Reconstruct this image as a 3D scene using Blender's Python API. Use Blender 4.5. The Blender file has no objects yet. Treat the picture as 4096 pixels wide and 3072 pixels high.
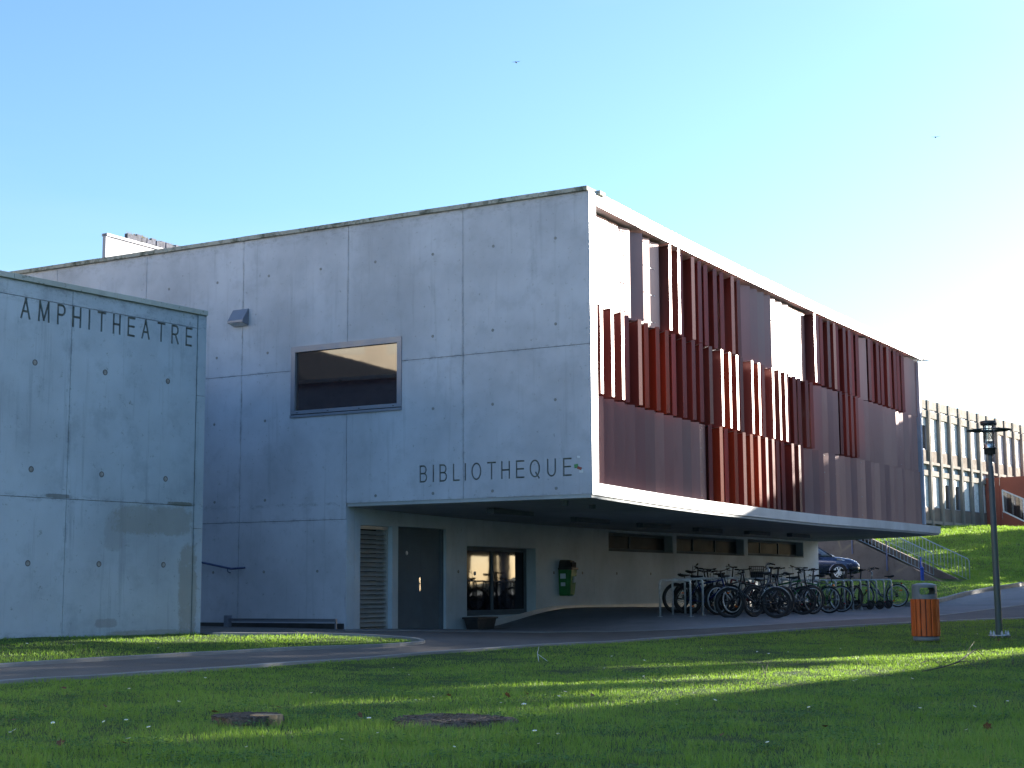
import bpy, bmesh, math, random
import numpy as np
from mathutils import Vector, Matrix, noise as mnoise
from mathutils.geometry import delaunay_2d_cdt

random.seed(7); rng = np.random.default_rng(7)
R = math.radians
sc = bpy.context.scene
COL = sc.collection

# ------------------------------------------------------------------ camera
FPX = 6126.1; CX, CY = 2048.0, 1536.0
PITCH, ROLL = R(7.544), R(-0.3084)
EYE = Vector((0, 0, 1.05))
_R0 = Vector((1, 0, 0)); _U0 = Vector((0, -math.sin(PITCH), math.cos(PITCH)))
CF = Vector((0, math.cos(PITCH), math.sin(PITCH)))
CR = math.cos(ROLL) * _R0 + math.sin(ROLL) * _U0
CU = -math.sin(ROLL) * _R0 + math.cos(ROLL) * _U0
cam = bpy.data.cameras.new("camera"); camo = bpy.data.objects.new("camera", cam); COL.objects.link(camo)
cam.sensor_width = 36; cam.lens = FPX / 4096 * 36; cam.clip_start = 0.1; cam.clip_end = 3000
M = Matrix.Identity(4)
for i in range(3):
    M[i][0] = CR[i]; M[i][1] = CU[i]; M[i][2] = -CF[i]; M[i][3] = EYE[i]
camo.matrix_world = M
sc.camera = camo

# ------------------------------------------------------------------ light
SUN_AZ, SUN_EL = 58.0, 12.5          # azimuth clockwise from +Y
world = bpy.data.worlds.new("World"); sc.world = world; world.use_nodes = True
wn = world.node_tree.nodes; wl = world.node_tree.links
bg = wn["Background"]; bg.inputs[1].default_value = 0.101
sky = wn.new("ShaderNodeTexSky"); sky.sky_type = 'NISHITA'; sky.sun_disc = False
sky.sun_elevation = R(SUN_EL); sky.sun_rotation = R(SUN_AZ)
sky.air_density = 1.0; sky.dust_density = 1.1; sky.ozone_density = 4.0; sky.altitude = 60
# a trace of thin high cloud, drawn out into long diagonal wisps
wtc = wn.new('ShaderNodeTexCoord'); wmp = wn.new('ShaderNodeMapping'); wmp.inputs['Rotation'].default_value = (0, R(32), 0); wmp.inputs['Scale'].default_value = (.9, 1.0, 5.5)
wl.new(wtc.outputs['Generated'], wmp.inputs[0]); wno = wn.new('ShaderNodeTexNoise'); wno.inputs['Scale'].default_value = 1.6; wno.inputs['Detail'].default_value = 5; wno.inputs['Roughness'].default_value = .5
wl.new(wmp.outputs[0], wno.inputs['Vector']); wmr = wn.new('ShaderNodeMapRange'); wl.new(wno.outputs[0], wmr.inputs[0]); wmr.inputs[1].default_value = .45; wmr.inputs[2].default_value = .75; wmr.inputs[3].default_value = 0; wmr.inputs[4].default_value = .15
wmx = wn.new('ShaderNodeMix'); wmx.data_type = 'RGBA'; wl.new(wmr.outputs[0], wmx.inputs[0]); wl.new(sky.outputs[0], wmx.inputs[6]); wmx.inputs[7].default_value = (3.0, 3.15, 3.3, 1)
wl.new(wmx.outputs[2], bg.inputs[0])
sun = bpy.data.lights.new("sun", 'SUN'); suno = bpy.data.objects.new("sun", sun); COL.objects.link(suno)
sun.energy = 5.0; sun.angle = R(0.53); sun.color = (1.0, 0.93, 0.82)
sd = Vector((math.sin(R(SUN_AZ)) * math.cos(R(SUN_EL)), math.cos(R(SUN_AZ)) * math.cos(R(SUN_EL)), math.sin(R(SUN_EL))))
suno.rotation_euler = (-sd).to_track_quat('-Z', 'Y').to_euler()
sc.view_settings.view_transform = 'Standard'; sc.view_settings.look = 'None'
sc.view_settings.exposure = 1.98; sc.view_settings.gamma = 1.0
sc.view_settings.use_curve_mapping = False

# ------------------------------------------------------------------ helpers
def ray(px, py):
    return CF + (px - CX) / FPX * CR - (py - CY) / FPX * CU

def at(px, py, d):                     # point seen at that direction, d metres ahead
    r = ray(px, py); return EYE + r * (d / r.y)

CP = np.array([(-8,0,0),(0,0,0),(8,0,0),(-8,8,0),(0,9,0),(8,9,0),(0,15,0),(-5,15,.02),(6,15,0),(-7.5,22.5,.33),(-5.3,26,.31),
 (-6.4,19.2,.07),(-4.1,22.5,.10),(-1.5,25,.14),(-3.2,29.6,.26),(-1.4,32.7,.17),(-.8,33.8,.13),(1.0,37,.5),(4,42.2,.48),(10.7,53.9,.34),
 (3.3,34.5,.37),(9.1,42.6,.37),(10.5,46,.40),(7.3,27.3,.05),(9,28.2,.07),(5.6,31.3,.12),(12.8,38.3,.2),(2.0,27.6,.06),(-1.5,23.1,.03),
 (13.3,47.6,.42),(18,55,.92),(16,60,1.03),(22,60,1.04),(14,62.5,1.24),(18.6,66,1.12),(9,64,1.2),(0,80,1.2),(40,66,1.1),(-30,66,.8),(-30,30,.4),
 (-12,24,.36),(40,30,.3),(30,10,0),(-30,0,0),(-9,36,.3),(60,100,1.2),(20,100,1.2),(-30,100,1.0)], float)
def _k(r2): return np.sqrt(r2 + 1.2)
_A = _k(((CP[:, None, :2] - CP[None, :, :2]) ** 2).sum(2))
_n = len(CP); _P = np.hstack([np.ones((_n, 1)), CP[:, :2]])
_W = np.linalg.solve(np.block([[_A, _P], [_P.T, np.zeros((3, 3))]]), np.r_[CP[:, 2], 0, 0, 0])
def Tn(x, y):                          # ground height
    x = np.asarray(x, float); y = np.asarray(y, float)
    xc = np.clip(x, -34, 60); yc = np.clip(y, -6, 104)
    r2 = (xc[..., None] - CP[:, 0]) ** 2 + (yc[..., None] - CP[:, 1]) ** 2
    return _k(r2) @ _W[:_n] + _W[_n] + _W[_n + 1] * xc + _W[_n + 2] * yc
def T(x, y): return float(Tn(x, y))
def gp(px, py):                        # ground point in that direction
    r = ray(px, py); r = r / r.y; d = 6.0; prev = None
    while d < 120:
        p = EYE + r * d
        h = p.z - T(p.x, p.y)
        if h <= 0:
            a, b = d - 0.5, d
            for _ in range(24):
                m = (a + b) / 2; q = EYE + r * m
                if q.z - T(q.x, q.y) > 0: a = m
                else: b = m
            q = EYE + r * a; return (q.x, q.y)
        d += 0.5
    q = EYE + r * 60; return (q.x, q.y)

def tag(o, label=None, cat=None, group=None, kind=None):
    if label: o['label'] = label
    if cat: o['category'] = cat
    if group: o['group'] = group
    if kind: o['kind'] = kind
    return o
def empty(name, loc=(0, 0, 0), rz=0.0, label=None, cat=None, group=None):
    o = bpy.data.objects.new(name, None); COL.objects.link(o); o.location = loc; o.rotation_euler = (0, 0, rz)
    o.empty_display_size = 0.2
    return tag(o, label, cat, group)
def copy_tree(o, parent=None):
    c = o.copy(); COL.objects.link(c)
    if parent: c.parent = parent
    for ch in list(o.children): copy_tree(ch, c)
    return c

class MB:
    def __init__(s): s.v = []; s.f = []; s.m = []; s.s = []
    def add(s, vs, fs, mi=0, sm=False):
        b = len(s.v); s.v += [tuple(p) for p in vs]
        for f in fs: s.f.append(tuple(b + i for i in f)); s.m.append(mi); s.s.append(sm)
        return s
    def box(s, a, b, mi=0, X=None):
        x0, y0, z0 = a; x1, y1, z1 = b
        if x0 > x1: x0, x1 = x1, x0
        if y0 > y1: y0, y1 = y1, y0
        if z0 > z1: z0, z1 = z1, z0
        vs = [(x0,y0,z0),(x1,y0,z0),(x1,y1,z0),(x0,y1,z0),(x0,y0,z1),(x1,y0,z1),(x1,y1,z1),(x0,y1,z1)]
        if X is not None: vs = [X @ Vector(p) for p in vs]
        return s.add(vs, [(0,3,2,1),(4,5,6,7),(0,1,5,4),(1,2,6,5),(2,3,7,6),(3,0,4,7)], mi)
    def prism(s, poly, vec, mi=0):     # poly: list of 3d points, extruded by vec
        n = len(poly); vec = Vector(vec)
        vs = [Vector(p) for p in poly] + [Vector(p) + vec for p in poly]
        return s.add(vs, [tuple(range(n - 1, -1, -1)), tuple(range(n, 2 * n))] + [(i, (i + 1) % n, n + (i + 1) % n, n + i) for i in range(n)], mi)
    def tube(s, pts, r, n=8, mi=0, caps=True):
        pts = [Vector(p) for p in pts]; rs = r if hasattr(r, '__len__') else [r] * len(pts)
        vs = []; up = None
        for i, p in enumerate(pts):
            d = (pts[min(i + 1, len(pts) - 1)] - pts[max(i - 1, 0)])
            if d.length < 1e-9: d = Vector((0, 0, 1))
            d.normalize()
            if up is None or abs(up.dot(d)) > .95:
                up = Vector((0, 0, 1)) if abs(d.z) < .9 else Vector((1, 0, 0))
            a = d.cross(up).normalized(); b = a.cross(d).normalized(); up = b
            for k in range(n):
                t = 2 * math.pi * k / n
                vs.append(p + (a * math.cos(t) + b * math.sin(t)) * rs[i])
        fs = []
        for i in range(len(pts) - 1):
            for k in range(n):
                fs.append((i * n + k, i * n + (k + 1) % n, (i + 1) * n + (k + 1) % n, (i + 1) * n + k))
        base = len(s.v); s.add(vs, fs, mi, True)
        if caps:
            s.f.append(tuple(base + k for k in range(n - 1, -1, -1))); s.m.append(mi); s.s.append(False)
            s.f.append(tuple(base + (len(pts) - 1) * n + k for k in range(n))); s.m.append(mi); s.s.append(False)
        return s
    def lathe(s, prof, c=(0, 0, 0), n=24, mi=0, axis='z', a0=0, a1=2 * math.pi, sm=True):
        full = abs(a1 - a0 - 2 * math.pi) < 1e-6; m = n if full else n + 1; vs = []
        for r, h in prof:
            for k in range(m):
                t = a0 + (a1 - a0) * k / n; x, y = r * math.cos(t), r * math.sin(t)
                p = {'z': (x, y, h), 'y': (x, h, y), 'x': (h, x, y)}[axis]
                vs.append((p[0] + c[0], p[1] + c[1], p[2] + c[2]))
        fs = []
        for i in range(len(prof) - 1):
            for k in range(n):
                k2 = (k + 1) % m
                fs.append((i * m + k, i * m + k2, (i + 1) * m + k2, (i + 1) * m + k))
        return s.add(vs, fs, mi, sm)
    def torus(s, R_, r, c=(0, 0, 0), axis='y', n=36, k=8, mi=0):
        prof = [(R_ + r * math.cos(2 * math.pi * j / k), r * math.sin(2 * math.pi * j / k)) for j in range(k + 1)]
        return s.lathe(prof, c, n, mi, axis)
    def xf(s, X):
        s.v = [tuple(X @ Vector(p)) for p in s.v]; return s
    def build(s, name, mat, parent=None, bevel=0, loc=None):
        me = bpy.data.meshes.new(name); me.from_pydata(s.v, [], s.f)
        for mm in (mat if isinstance(mat, (list, tuple)) else [mat]): me.materials.append(mm)
        me.polygons.foreach_set('material_index', s.m); me.polygons.foreach_set('use_smooth', s.s)
        bm = bmesh.new(); bm.from_mesh(me); bmesh.ops.recalc_face_normals(bm, faces=bm.faces); bm.to_mesh(me); bm.free()
        me.update()
        o = bpy.data.objects.new(name, me); COL.objects.link(o)
        if parent: o.parent = parent
        if loc: o.location = loc
        if bevel:
            b = o.modifiers.new('bevel', 'BEVEL'); b.width = bevel; b.segments = 2; b.limit_method = 'ANGLE'
        return o

# ------------------------------------------------------------------ materials
def newmat(name):
    m = bpy.data.materials.new(name); m.use_nodes = True
    nt = m.node_tree; return m, nt, nt.nodes, nt.links, nt.nodes['Principled BSDF']
def mix(nt, a, b, fac, mode='MIX'):
    n = nt.nodes.new('ShaderNodeMix'); n.data_type = 'RGBA'; n.blend_type = mode; n.clamp_factor = True
    for sock, val in ((n.inputs[6], a), (n.inputs[7], b), (n.inputs[0], fac)):
        if hasattr(val, 'is_linked'): nt.links.new(val, sock)
        elif isinstance(val, (int, float)): sock.default_value = val
        else: sock.default_value = (*val[:3], 1)
    return n.outputs[2]
def noise(nt, scale, detail=4, rough=.55, vec=None, stretch=None, kind='noise'):
    if vec is None:
        g = nt.nodes.new('ShaderNodeNewGeometry'); vec = g.outputs['Position']
    if stretch:
        mp = nt.nodes.new('ShaderNodeMapping'); mp.inputs['Scale'].default_value = stretch; nt.links.new(vec, mp.inputs[0]); vec = mp.outputs[0]
    n = nt.nodes.new('ShaderNodeTexNoise'); n.inputs['Scale'].default_value = scale
    n.inputs['Detail'].default_value = detail; n.inputs['Roughness'].default_value = rough
    nt.links.new(vec, n.inputs['Vector']); return n.outputs[0]
def ramp(nt, x, lo, hi, a=0., b=1.):
    n = nt.nodes.new('ShaderNodeMapRange'); n.clamp = True
    nt.links.new(x, n.inputs[0])
    for i, v in enumerate((lo, hi, a, b)): n.inputs[i + 1].default_value = v
    return n.outputs[0]
def math_(nt, op, a, b=0.):
    n = nt.nodes.new('ShaderNodeMath'); n.operation = op
    for s_, v in ((n.inputs[0], a), (n.inputs[1], b)):
        if hasattr(v, 'is_linked'): nt.links.new(v, s_)
        else: s_.default_value = v
    return n.outputs[0]
def bump(nt, h, strength=.3, dist=.01):
    b = nt.nodes.new('ShaderNodeBump'); b.inputs['Strength'].default_value = strength; b.inputs['Distance'].default_value = dist
    nt.links.new(h, b.inputs['Height']); nt.links.new(b.outputs[0], nt.nodes['Principled BSDF'].inputs['Normal'])

def plain(name, col, rough=.5, metal=0., vary=.25, scale=6., spec=.5, coat=0., bmp=0.):
    m, nt, N, L, P = newmat(name)
    f = noise(nt, scale, 5)
    dark = tuple(c * (1 - vary) for c in col); lite = tuple(min(1, c * (1 + vary)) for c in col)
    L.new(mix(nt, dark, lite, ramp(nt, f, .3, .7)), P.inputs['Base Color'])
    P.inputs['Metallic'].default_value = metal; P.inputs['Specular IOR Level'].default_value = spec
    P.inputs['Coat Weight'].default_value = coat
    L.new(ramp(nt, noise(nt, scale * 2.3, 3), .2, .8, max(0, rough - .08), min(1, rough + .1)), P.inputs['Roughness'])
    if bmp: bump(nt, noise(nt, scale * 6, 4), bmp, .01)
    return m
def concrete(name, col, stain=(.10, .11, .09), moss=0., rough=.72, spec=.4, amt=.35, patch=None, seed=0., joints=()):
    m, nt, N, L, P = newmat(name)
    tc = N.new('ShaderNodeTexCoord').outputs['Object']
    mp = N.new('ShaderNodeMapping'); mp.inputs['Location'].default_value = (seed * 3.1, seed * 1.7, seed); L.new(tc, mp.inputs[0]); v = mp.outputs[0]
    big = noise(nt, .55, 4, .6, v); mid = noise(nt, 2.3, 6, .65, v)
    streak = noise(nt, 3.0, 6, .65, v, (2.2, 2.2, .12)); fine = noise(nt, 38, 4, .7, v); spots = noise(nt, 9, 6, .75, v)
    c = mix(nt, tuple(x * .84 for x in col), tuple(min(1, x * 1.13) for x in col), ramp(nt, big, .34, .66))
    c = mix(nt, c, tuple(x * .72 for x in col), ramp(nt, mid, .52, .78, 0, amt))
    c = mix(nt, c, tuple(x * .62 for x in col), ramp(nt, streak, .56, .76, 0, amt))
    c = mix(nt, c, stain, ramp(nt, spots, .60, .74, 0, min(.8, amt * 1.2)))
    c = mix(nt, c, tuple(min(1, x * 1.25) for x in col), ramp(nt, fine, .55, .8, 0, .22))
    if moss:
        c = mix(nt, c, (.035, .045, .022), ramp(nt, noise(nt, 4.5, 6, .75, v), .62 - moss * .3, .72 - moss * .2, 0, .85))
    for axis, pos, wd in joints:      # dirt that has gathered along the formwork joints and run down from them
        sp = N.new('ShaderNodeSeparateXYZ'); L.new(tc, sp.inputs[0])
        dd_ = math_(nt, 'ABSOLUTE', math_(nt, 'SUBTRACT', sp.outputs[axis], pos))
        nn_ = noise(nt, 5, 6, .8, v, (1, 1, .5) if axis < 2 else (1, 1, 2))
        mk = math_(nt, 'MULTIPLY', ramp(nt, dd_, 0, wd, 1, 0), ramp(nt, nn_, .48, .66, 0, .8))
        c = mix(nt, c, tuple(x * .42 for x in col), mk)
    if patch:
        for (cx_, cz_, rx_, rz_, colp, st, axis) in patch:     # repair patch / water mark with its own outline
            sp = N.new('ShaderNodeSeparateXYZ'); L.new(tc, sp.inputs[0])
            a = math_(nt, 'DIVIDE', math_(nt, 'SUBTRACT', sp.outputs[axis], cx_), rx_)
            b = math_(nt, 'DIVIDE', math_(nt, 'SUBTRACT', sp.outputs[2], cz_), rz_)
            a = math_(nt, 'POWER', math_(nt, 'ABSOLUTE', a), 4.); b = math_(nt, 'POWER', math_(nt, 'ABSOLUTE', b), 4.)
            d = math_(nt, 'ADD', math_(nt, 'ADD', a, b), math_(nt, 'MULTIPLY', math_(nt, 'SUBTRACT', noise(nt, 5, 8, .8, v), .5), 5.0))
            c = mix(nt, c, colp, ramp(nt, d, .55, 1.25, st, 0))
    L.new(c, P.inputs['Base Color']); P.inputs['Specular IOR Level'].default_value = spec
    L.new(ramp(nt, mid, .3, .7, rough - .12, rough + .1), P.inputs['Roughness'])
    h = math_(nt, 'ADD', math_(nt, 'MULTIPLY', fine, .5), math_(nt, 'MULTIPLY', mid, 1.0))
    bump(nt, h, .25, .012)
    return m

MT = {}
MT['wall'] = concrete('library concrete', (.445, .465, .52), amt=.62, joints=((1, 2.655, .05), (1, 5.31, .04), (1, 7.95, .05), (1, 10.61, .05), (2, 5.35, .06), (2, 2.36, .06), (2, 8.15, .28), (2, 2.67, .05)))
MT['wallrec'] = concrete('recess concrete', (.45, .54, .62), amt=.3, seed=3)
MT['amph'] = concrete('amphitheatre concrete', (.35, .42, .475), stain=(.12, .14, .10), amt=.75, seed=5, joints=((1, -2.855, .07), (1, -.195, .05), (2, 2.43, .09), (2, 5.46, .10), (2, 5.70, .2), (2, .3, .15)),
    patch=[(-1.05, 2.16, .85, .24, (.20, .205, .165), .5, 1), (-.30, 1.05, .2, .75, (.20, .195, .15), .55, 1), (-2.0, .52, .22, .07, (.2, .2, .19), .5, 1), (-1.9, 1.95, .2, .3, (.22, .25, .25), .4, 1), (-.5, 2.45, .3, .035, (.10, .11, .08), .8, 1), (-3.0, 2.47, .25, .03, (.10, .11, .10), .7, 1), (-1.2, .33, .8, .06, (.22, .24, .2), .6, 1)])
MT['coping'] = concrete('mossy coping', (.33, .33, .29), moss=.5, amt=.7, seed=8)
MT['copingA'] = concrete('amphitheatre coping', (.36, .39, .36), moss=.12, amt=.6, seed=9)
MT['frame'] = plain('facade edge coating', (.74, .73, .70), .32, vary=.06, scale=1.5, spec=.6)
MT['slab'] = concrete('slab edge', (.60, .60, .60), stain=(.12, .14, .08), rough=.45, amt=.3, seed=2)
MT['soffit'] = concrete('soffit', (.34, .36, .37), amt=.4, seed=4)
MT['joint'] = plain('joint shadow gap', (.10, .11, .10), .9, vary=.5, scale=9)
MT['hole'] = plain('tie plug', (.24, .24, .23), .9, vary=.3, scale=20)
MT['holerim'] = plain('tie rim', (.12, .12, .115), .9, vary=.3, scale=20)
MT['alu'] = plain('grey window aluminium', (.20, .22, .27), .38, metal=.3, vary=.08, scale=2)
MT['doorpaint'] = plain('grey door paint', (.115, .145, .175), .75, vary=.1, scale=2, spec=.12)
MT['louvre'] = plain('louvre aluminium', (.46, .47, .47), .42, metal=.3, vary=.12, scale=3)
MT['dark'] = plain('dark metal', (.03, .032, .035), .45, vary=.3)
MT['black'] = plain('black rubber', (.012, .012, .013), .75, vary=.3)
MT['interior'] = plain('interior dark', (.018, .018, .02), .9, vary=.4, scale=.8)
MT['galv'] = plain('galvanised steel', (.50, .54, .56), .42, metal=.5, vary=.25, scale=14)
MT['chrome'] = plain('bright alloy', (.62, .63, .65), .22, metal=.9, vary=.1)
MT['white'] = plain('white paint', (.72, .74, .76), .35, vary=.08)
MT['navyrail'] = plain('dark blue rail', (.05, .07, .16), .35, vary=.2)
MT['railblue'] = plain('pale blue rail', (.29, .35, .42), .45, metal=.3, vary=.2)
MT['postblue'] = plain('saturated blue post', (.02, .06, .34), .4, vary=.3)
MT['binorange'] = plain('orange slat', (.52, .095, .010), .55, vary=.16, scale=5)
MT['bingrey'] = plain('grey bin metal', (.16, .18, .19), .48, vary=.1, scale=4)
MT['green'] = plain('green plastic', (.012, .15, .035), .42, vary=.15)
MT['greenbike'] = plain('green bike paint', (.01, .13, .03), .3, vary=.15)
MT['bluebike'] = plain('blue bike paint', (.008, .022, .12), .3, vary=.15)
MT['redbike'] = plain('red bike paint', (.16, .012, .014), .3, vary=.15)
MT['blackpaint'] = plain('black paint', (.012, .013, .016), .3, vary=.3)
MT['greypaint'] = plain('grey bike paint', (.11, .13, .16), .3, vary=.15)
MT['amber'] = plain('amber reflector', (.75, .16, .01), .3, vary=.1)
MT['red'] = plain('red lens', (.5, .01, .01), .25, vary=.1)
MT['yellow'] = plain('yellow band', (.75, .70, .03), .5, vary=.1)
MT['paper'] = plain('torn white paper', (.62, .64, .66), .8, vary=.15, scale=30)
MT['stickergreen'] = plain('green sticker', (.05, .22, .08), .6, vary=.6, scale=60)
MT['carblue'] = plain('dark blue car paint', (.03, .042, .095), .22, metal=.6, vary=.1, coat=1.)
MT['tree'] = plain('bark', (.10, .085, .065), .9, vary=.4, scale=9, bmp=.5)
MT['leafy'] = plain('evergreen leaves', (.035, .06, .02), .6, vary=.5, scale=1.2)
MT['conc2'] = concrete('precast frame', (.27, .245, .215), stain=(.10, .09, .08), amt=.5, seed=11, rough=.88, spec=.12)
MT['blind'] = plain('white blind', (.82, .82, .80), .28, vary=.05, scale=1, spec=.6)
MT['spandrel'] = concrete('spandrel', (.19, .155, .13), amt=.3, seed=12, rough=.88, spec=.12)
MT['redclad'] = plain('red cladding', (.30, .075, .045), .6, vary=.14, scale=.8)
MT['retain'] = concrete('retaining wall', (.17, .125, .108), stain=(.035, .028, .026), rough=.85, amt=1.3, seed=14)
_nt = MT['retain'].node_tree; _P = _nt.nodes['Principled BSDF']; _src = _P.inputs['Base Color'].links[0].from_socket
_vo = _nt.nodes.new('ShaderNodeTexVoronoi'); _vo.feature = 'DISTANCE_TO_EDGE'; _vo.inputs['Scale'].default_value = .55
_ge = _nt.nodes.new('ShaderNodeNewGeometry'); _va = _nt.nodes.new('ShaderNodeVectorMath'); _nz = _nt.nodes.new('ShaderNodeTexNoise'); _nz.inputs['Scale'].default_value = 1.3; _nz.inputs['Detail'].default_value = 6
_nt.links.new(_ge.outputs['Position'], _va.inputs[0]); _nt.links.new(_nz.outputs['Color'], _va.inputs[1]); _nt.links.new(_va.outputs[0], _vo.inputs['Vector'])
_nt.links.new(mix(_nt, _src, (.30, .22, .15), math_(_nt, 'MULTIPLY', ramp(_nt, _vo.outputs['Distance'], .0, .035, .9, 0), ramp(_nt, noise(_nt, .7, 4), .42, .6))), _P.inputs['Base Color'])
MT['kerb'] = concrete('kerb stone', (.21, .21, .21), stain=(.08, .09, .05), amt=.6, seed=15)
MT['bark'] = plain('stump wood', (.105, .078, .060), .9, vary=.6, scale=34, bmp=.8)
MT['cutwood'] = plain('cut stump side', (.42, .27, .15), .85, vary=.45, scale=22, bmp=.5)
MT['deadleaf'] = plain('fallen leaf', (.15, .065, .03), .8, vary=.4, scale=30)
MT['petal'] = plain('daisy petals', (.82, .83, .84), .6, vary=.05)
MT['stem'] = plain('daisy stem', (.06, .12, .03), .6, vary=.3)
MT['planter'] = plain('roof vegetation trays', (.055, .06, .085), .8, vary=.6, scale=7)
MT['sedum'] = plain('roof sedum', (.09, .08, .035), .9, vary=.7, scale=12)
MT['roofclad'] = plain('shade darkened roof cladding', (.17, .175, .21), .5, vary=.06, scale=1)  # darkened in colour to imitate shade on the roof screen
MT['beige'] = concrete('beige concrete', (.52, .44, .34), amt=.3, seed=20)
MT['shutter'] = plain('roller shutters', (.48, .44, .36), .6, vary=.1)

def glass(name, tint, rough=.03, spec=1.0, coat=1.):
    m, nt, N, L, P = newmat(name)
    P.inputs['Base Color'].default_value = (*tint, 1); P.inputs['Roughness'].default_value = rough
    P.inputs['Specular IOR Level'].default_value = spec; P.inputs['IOR'].default_value = 1.5
    P.inputs['Coat Weight'].default_value = coat
    if not coat: P.inputs['Specular Tint'].default_value = (.38, .62, 1.0, 1)
    P.inputs['Coat Roughness'].default_value = .02
    h = noise(nt, 1.3, 2); bump(nt, h, .05, .02)
    return m
MT['glass'] = glass('dark reflective glass', (.022, .010, .011))
MT['glassplain'] = glass('clear reflecting glass', (.006, .007, .009), .03, .3, 0.)
MT['glassstrip'] = plain('strip window glass', (.032, .042, .05), .45, vary=.3, scale=1.5, spec=.04)
MT['headlight'] = glass('headlight glass', (.55, .58, .62), .08)
MT['windscreen'] = glass('windscreen', (.12, .15, .18), .06)
MT['lampglass'] = None
m, nt, N, L, P = newmat('lantern glass'); P.inputs['Transmission Weight'].default_value = .85; P.inputs['Roughness'].default_value = .08
P.inputs['Base Color'].default_value = (.85, .9, .92, 1); P.inputs['IOR'].default_value = 1.1; MT['lampglass'] = m

def finmat(name, base, varied=True):
    m, nt, N, L, P = newmat(name)
    oi = N.new('ShaderNodeObjectInfo')
    c = mix(nt, (base[0] * .75, base[1] * .85, base[2] * .95), (base[0] * 1.05, base[1] * 1.35, base[2] * 1.4), oi.outputs['Random'])
    if not varied: pass
    w_ = N.new('ShaderNodeTexWhiteNoise'); w_.noise_dimensions = '1D'; L.new(math_(nt, 'MULTIPLY', oi.outputs['Random'], 91.7), w_.inputs['W'])
    c = mix(nt, c, (base[0] * 1.45, base[1] * 1.2, base[2] * .55), ramp(nt, w_.outputs['Value'], .80, .84, 0, .8 if varied else 0))
    c = mix(nt, c, (base[0] * .55, base[1] * 1.1, base[2] * 1.2), ramp(nt, w_.outputs['Value'], .22, .18, 0, .7 if varied else .3))
    f = noise(nt, 5, 5, .6, None, (1, 1, .25))
    c = mix(nt, c, tuple(x * .7 for x in base), ramp(nt, f, .5, .8, 0, .35))
    L.new(c, P.inputs['Base Color']); P.inputs['Metallic'].default_value = .15
    P.inputs['Roughness'].default_value = .36; P.inputs['Specular IOR Level'].default_value = .7
    return m
MT['finbounce'] = finmat('bounce lit red louvre paint', (.25, .062, .050))  # one paint in truth; red bounce light put into the open fins' colour
MT['fin'] = finmat('skylit mauve louvre paint', (.35, .148, .128), False)  # mauve cast of the sky put into the closed fins' colour

def asphalt(name, c0, c1, litter=.35):
    m, nt, N, L, P = newmat(name)
    big = noise(nt, .35, 4, .6); mid = noise(nt, 2.2, 5, .65); fine = noise(nt, 160, 3, .7); sp = noise(nt, 26, 6, .8)
    c = mix(nt, c0, c1, ramp(nt, big, .35, .65))
    c = mix(nt, c, tuple(x * .6 for x in c0), ramp(nt, mid, .5, .75, 0, .5))
    c = mix(nt, c, (.12, .065, .045), math_(nt, 'MULTIPLY', ramp(nt, sp, .60, .70), ramp(nt, noise(nt, 1.1, 3), .42, .62, 0, litter * 2)))
    c = mix(nt, c, (.20, .20, .19), ramp(nt, fine, .66, .74, 0, .6))
    L.new(c, P.inputs['Base Color']); P.inputs['Roughness'].default_value = .88
    bump(nt, math_(nt, 'ADD', fine, mid), .45, .012)
    return m
MT['asphalt'] = asphalt('path asphalt', (.088, .080, .076), (.128, .114, .106), .75)
MT['apron'] = asphalt('forecourt asphalt', (.15, .155, .17), (.21, .215, .235), .35)

def lawnmat(name, c0, c1, c2):
    m, nt, N, L, P = newmat(name)
    a = noise(nt, .8, 5, .6); b = noise(nt, 7, 6, .7); f = noise(nt, 60, 4, .8)
    c = mix(nt, c0, c1, ramp(nt, a, .35, .65)); c = mix(nt, c, c2, ramp(nt, b, .5, .72, 0, .6))
    c = mix(nt, c, tuple(x * .45 for x in c0), ramp(nt, f, .45, .7, 0, .7))
    L.new(c, P.inputs['Base Color']); P.inputs['Roughness'].default_value = .9; P.inputs['Specular IOR Level'].default_value = .2
    bump(nt, math_(nt, 'ADD', f, b), 1.0, .06)
    return m
MT['soil'] = lawnmat('lawn soil', (.07, .12, .035), (.085, .14, .04), (.11, .10, .05))
MT['hill'] = lawnmat('hill grass', (.075, .115, .022), (.11, .15, .03), (.13, .13, .05))

def grassmat(name, a, b, c3):
    m, nt, N, L, P = newmat(name)
    at_ = N.new('ShaderNodeAttribute'); at_.attribute_name = 'tone'
    c = mix(nt, a, b, at_.outputs['Fac'])
    c = mix(nt, c, c3, ramp(nt, at_.outputs['Fac'], .93, .95, 0, .8))
    c = mix(nt, c, tuple(x * .7 for x in a), ramp(nt, noise(nt, .9, 4, .6), .5, .68, 0, .5))
    P.inputs['Roughness'].default_value = .5; P.inputs['Specular IOR Level'].default_value = .35
    L.new(c, P.inputs['Base Color'])
    tr = N.new('ShaderNodeBsdfTranslucent'); L.new(mix(nt, c, (.34, .55, .02), .65), tr.inputs[0])
    ms = N.new('ShaderNodeMixShader'); ms.inputs[0].default_value = .48
    L.new(P.outputs[0], ms.inputs[1]); L.new(tr.outputs[0], ms.inputs[2]); L.new(ms.outputs[0], N['Material Output'].inputs[0])
    return m
MT['grass'] = grassmat('grass blades', (.095, .205, .055), (.235, .36, .10), (.30, .26, .12))

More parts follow.
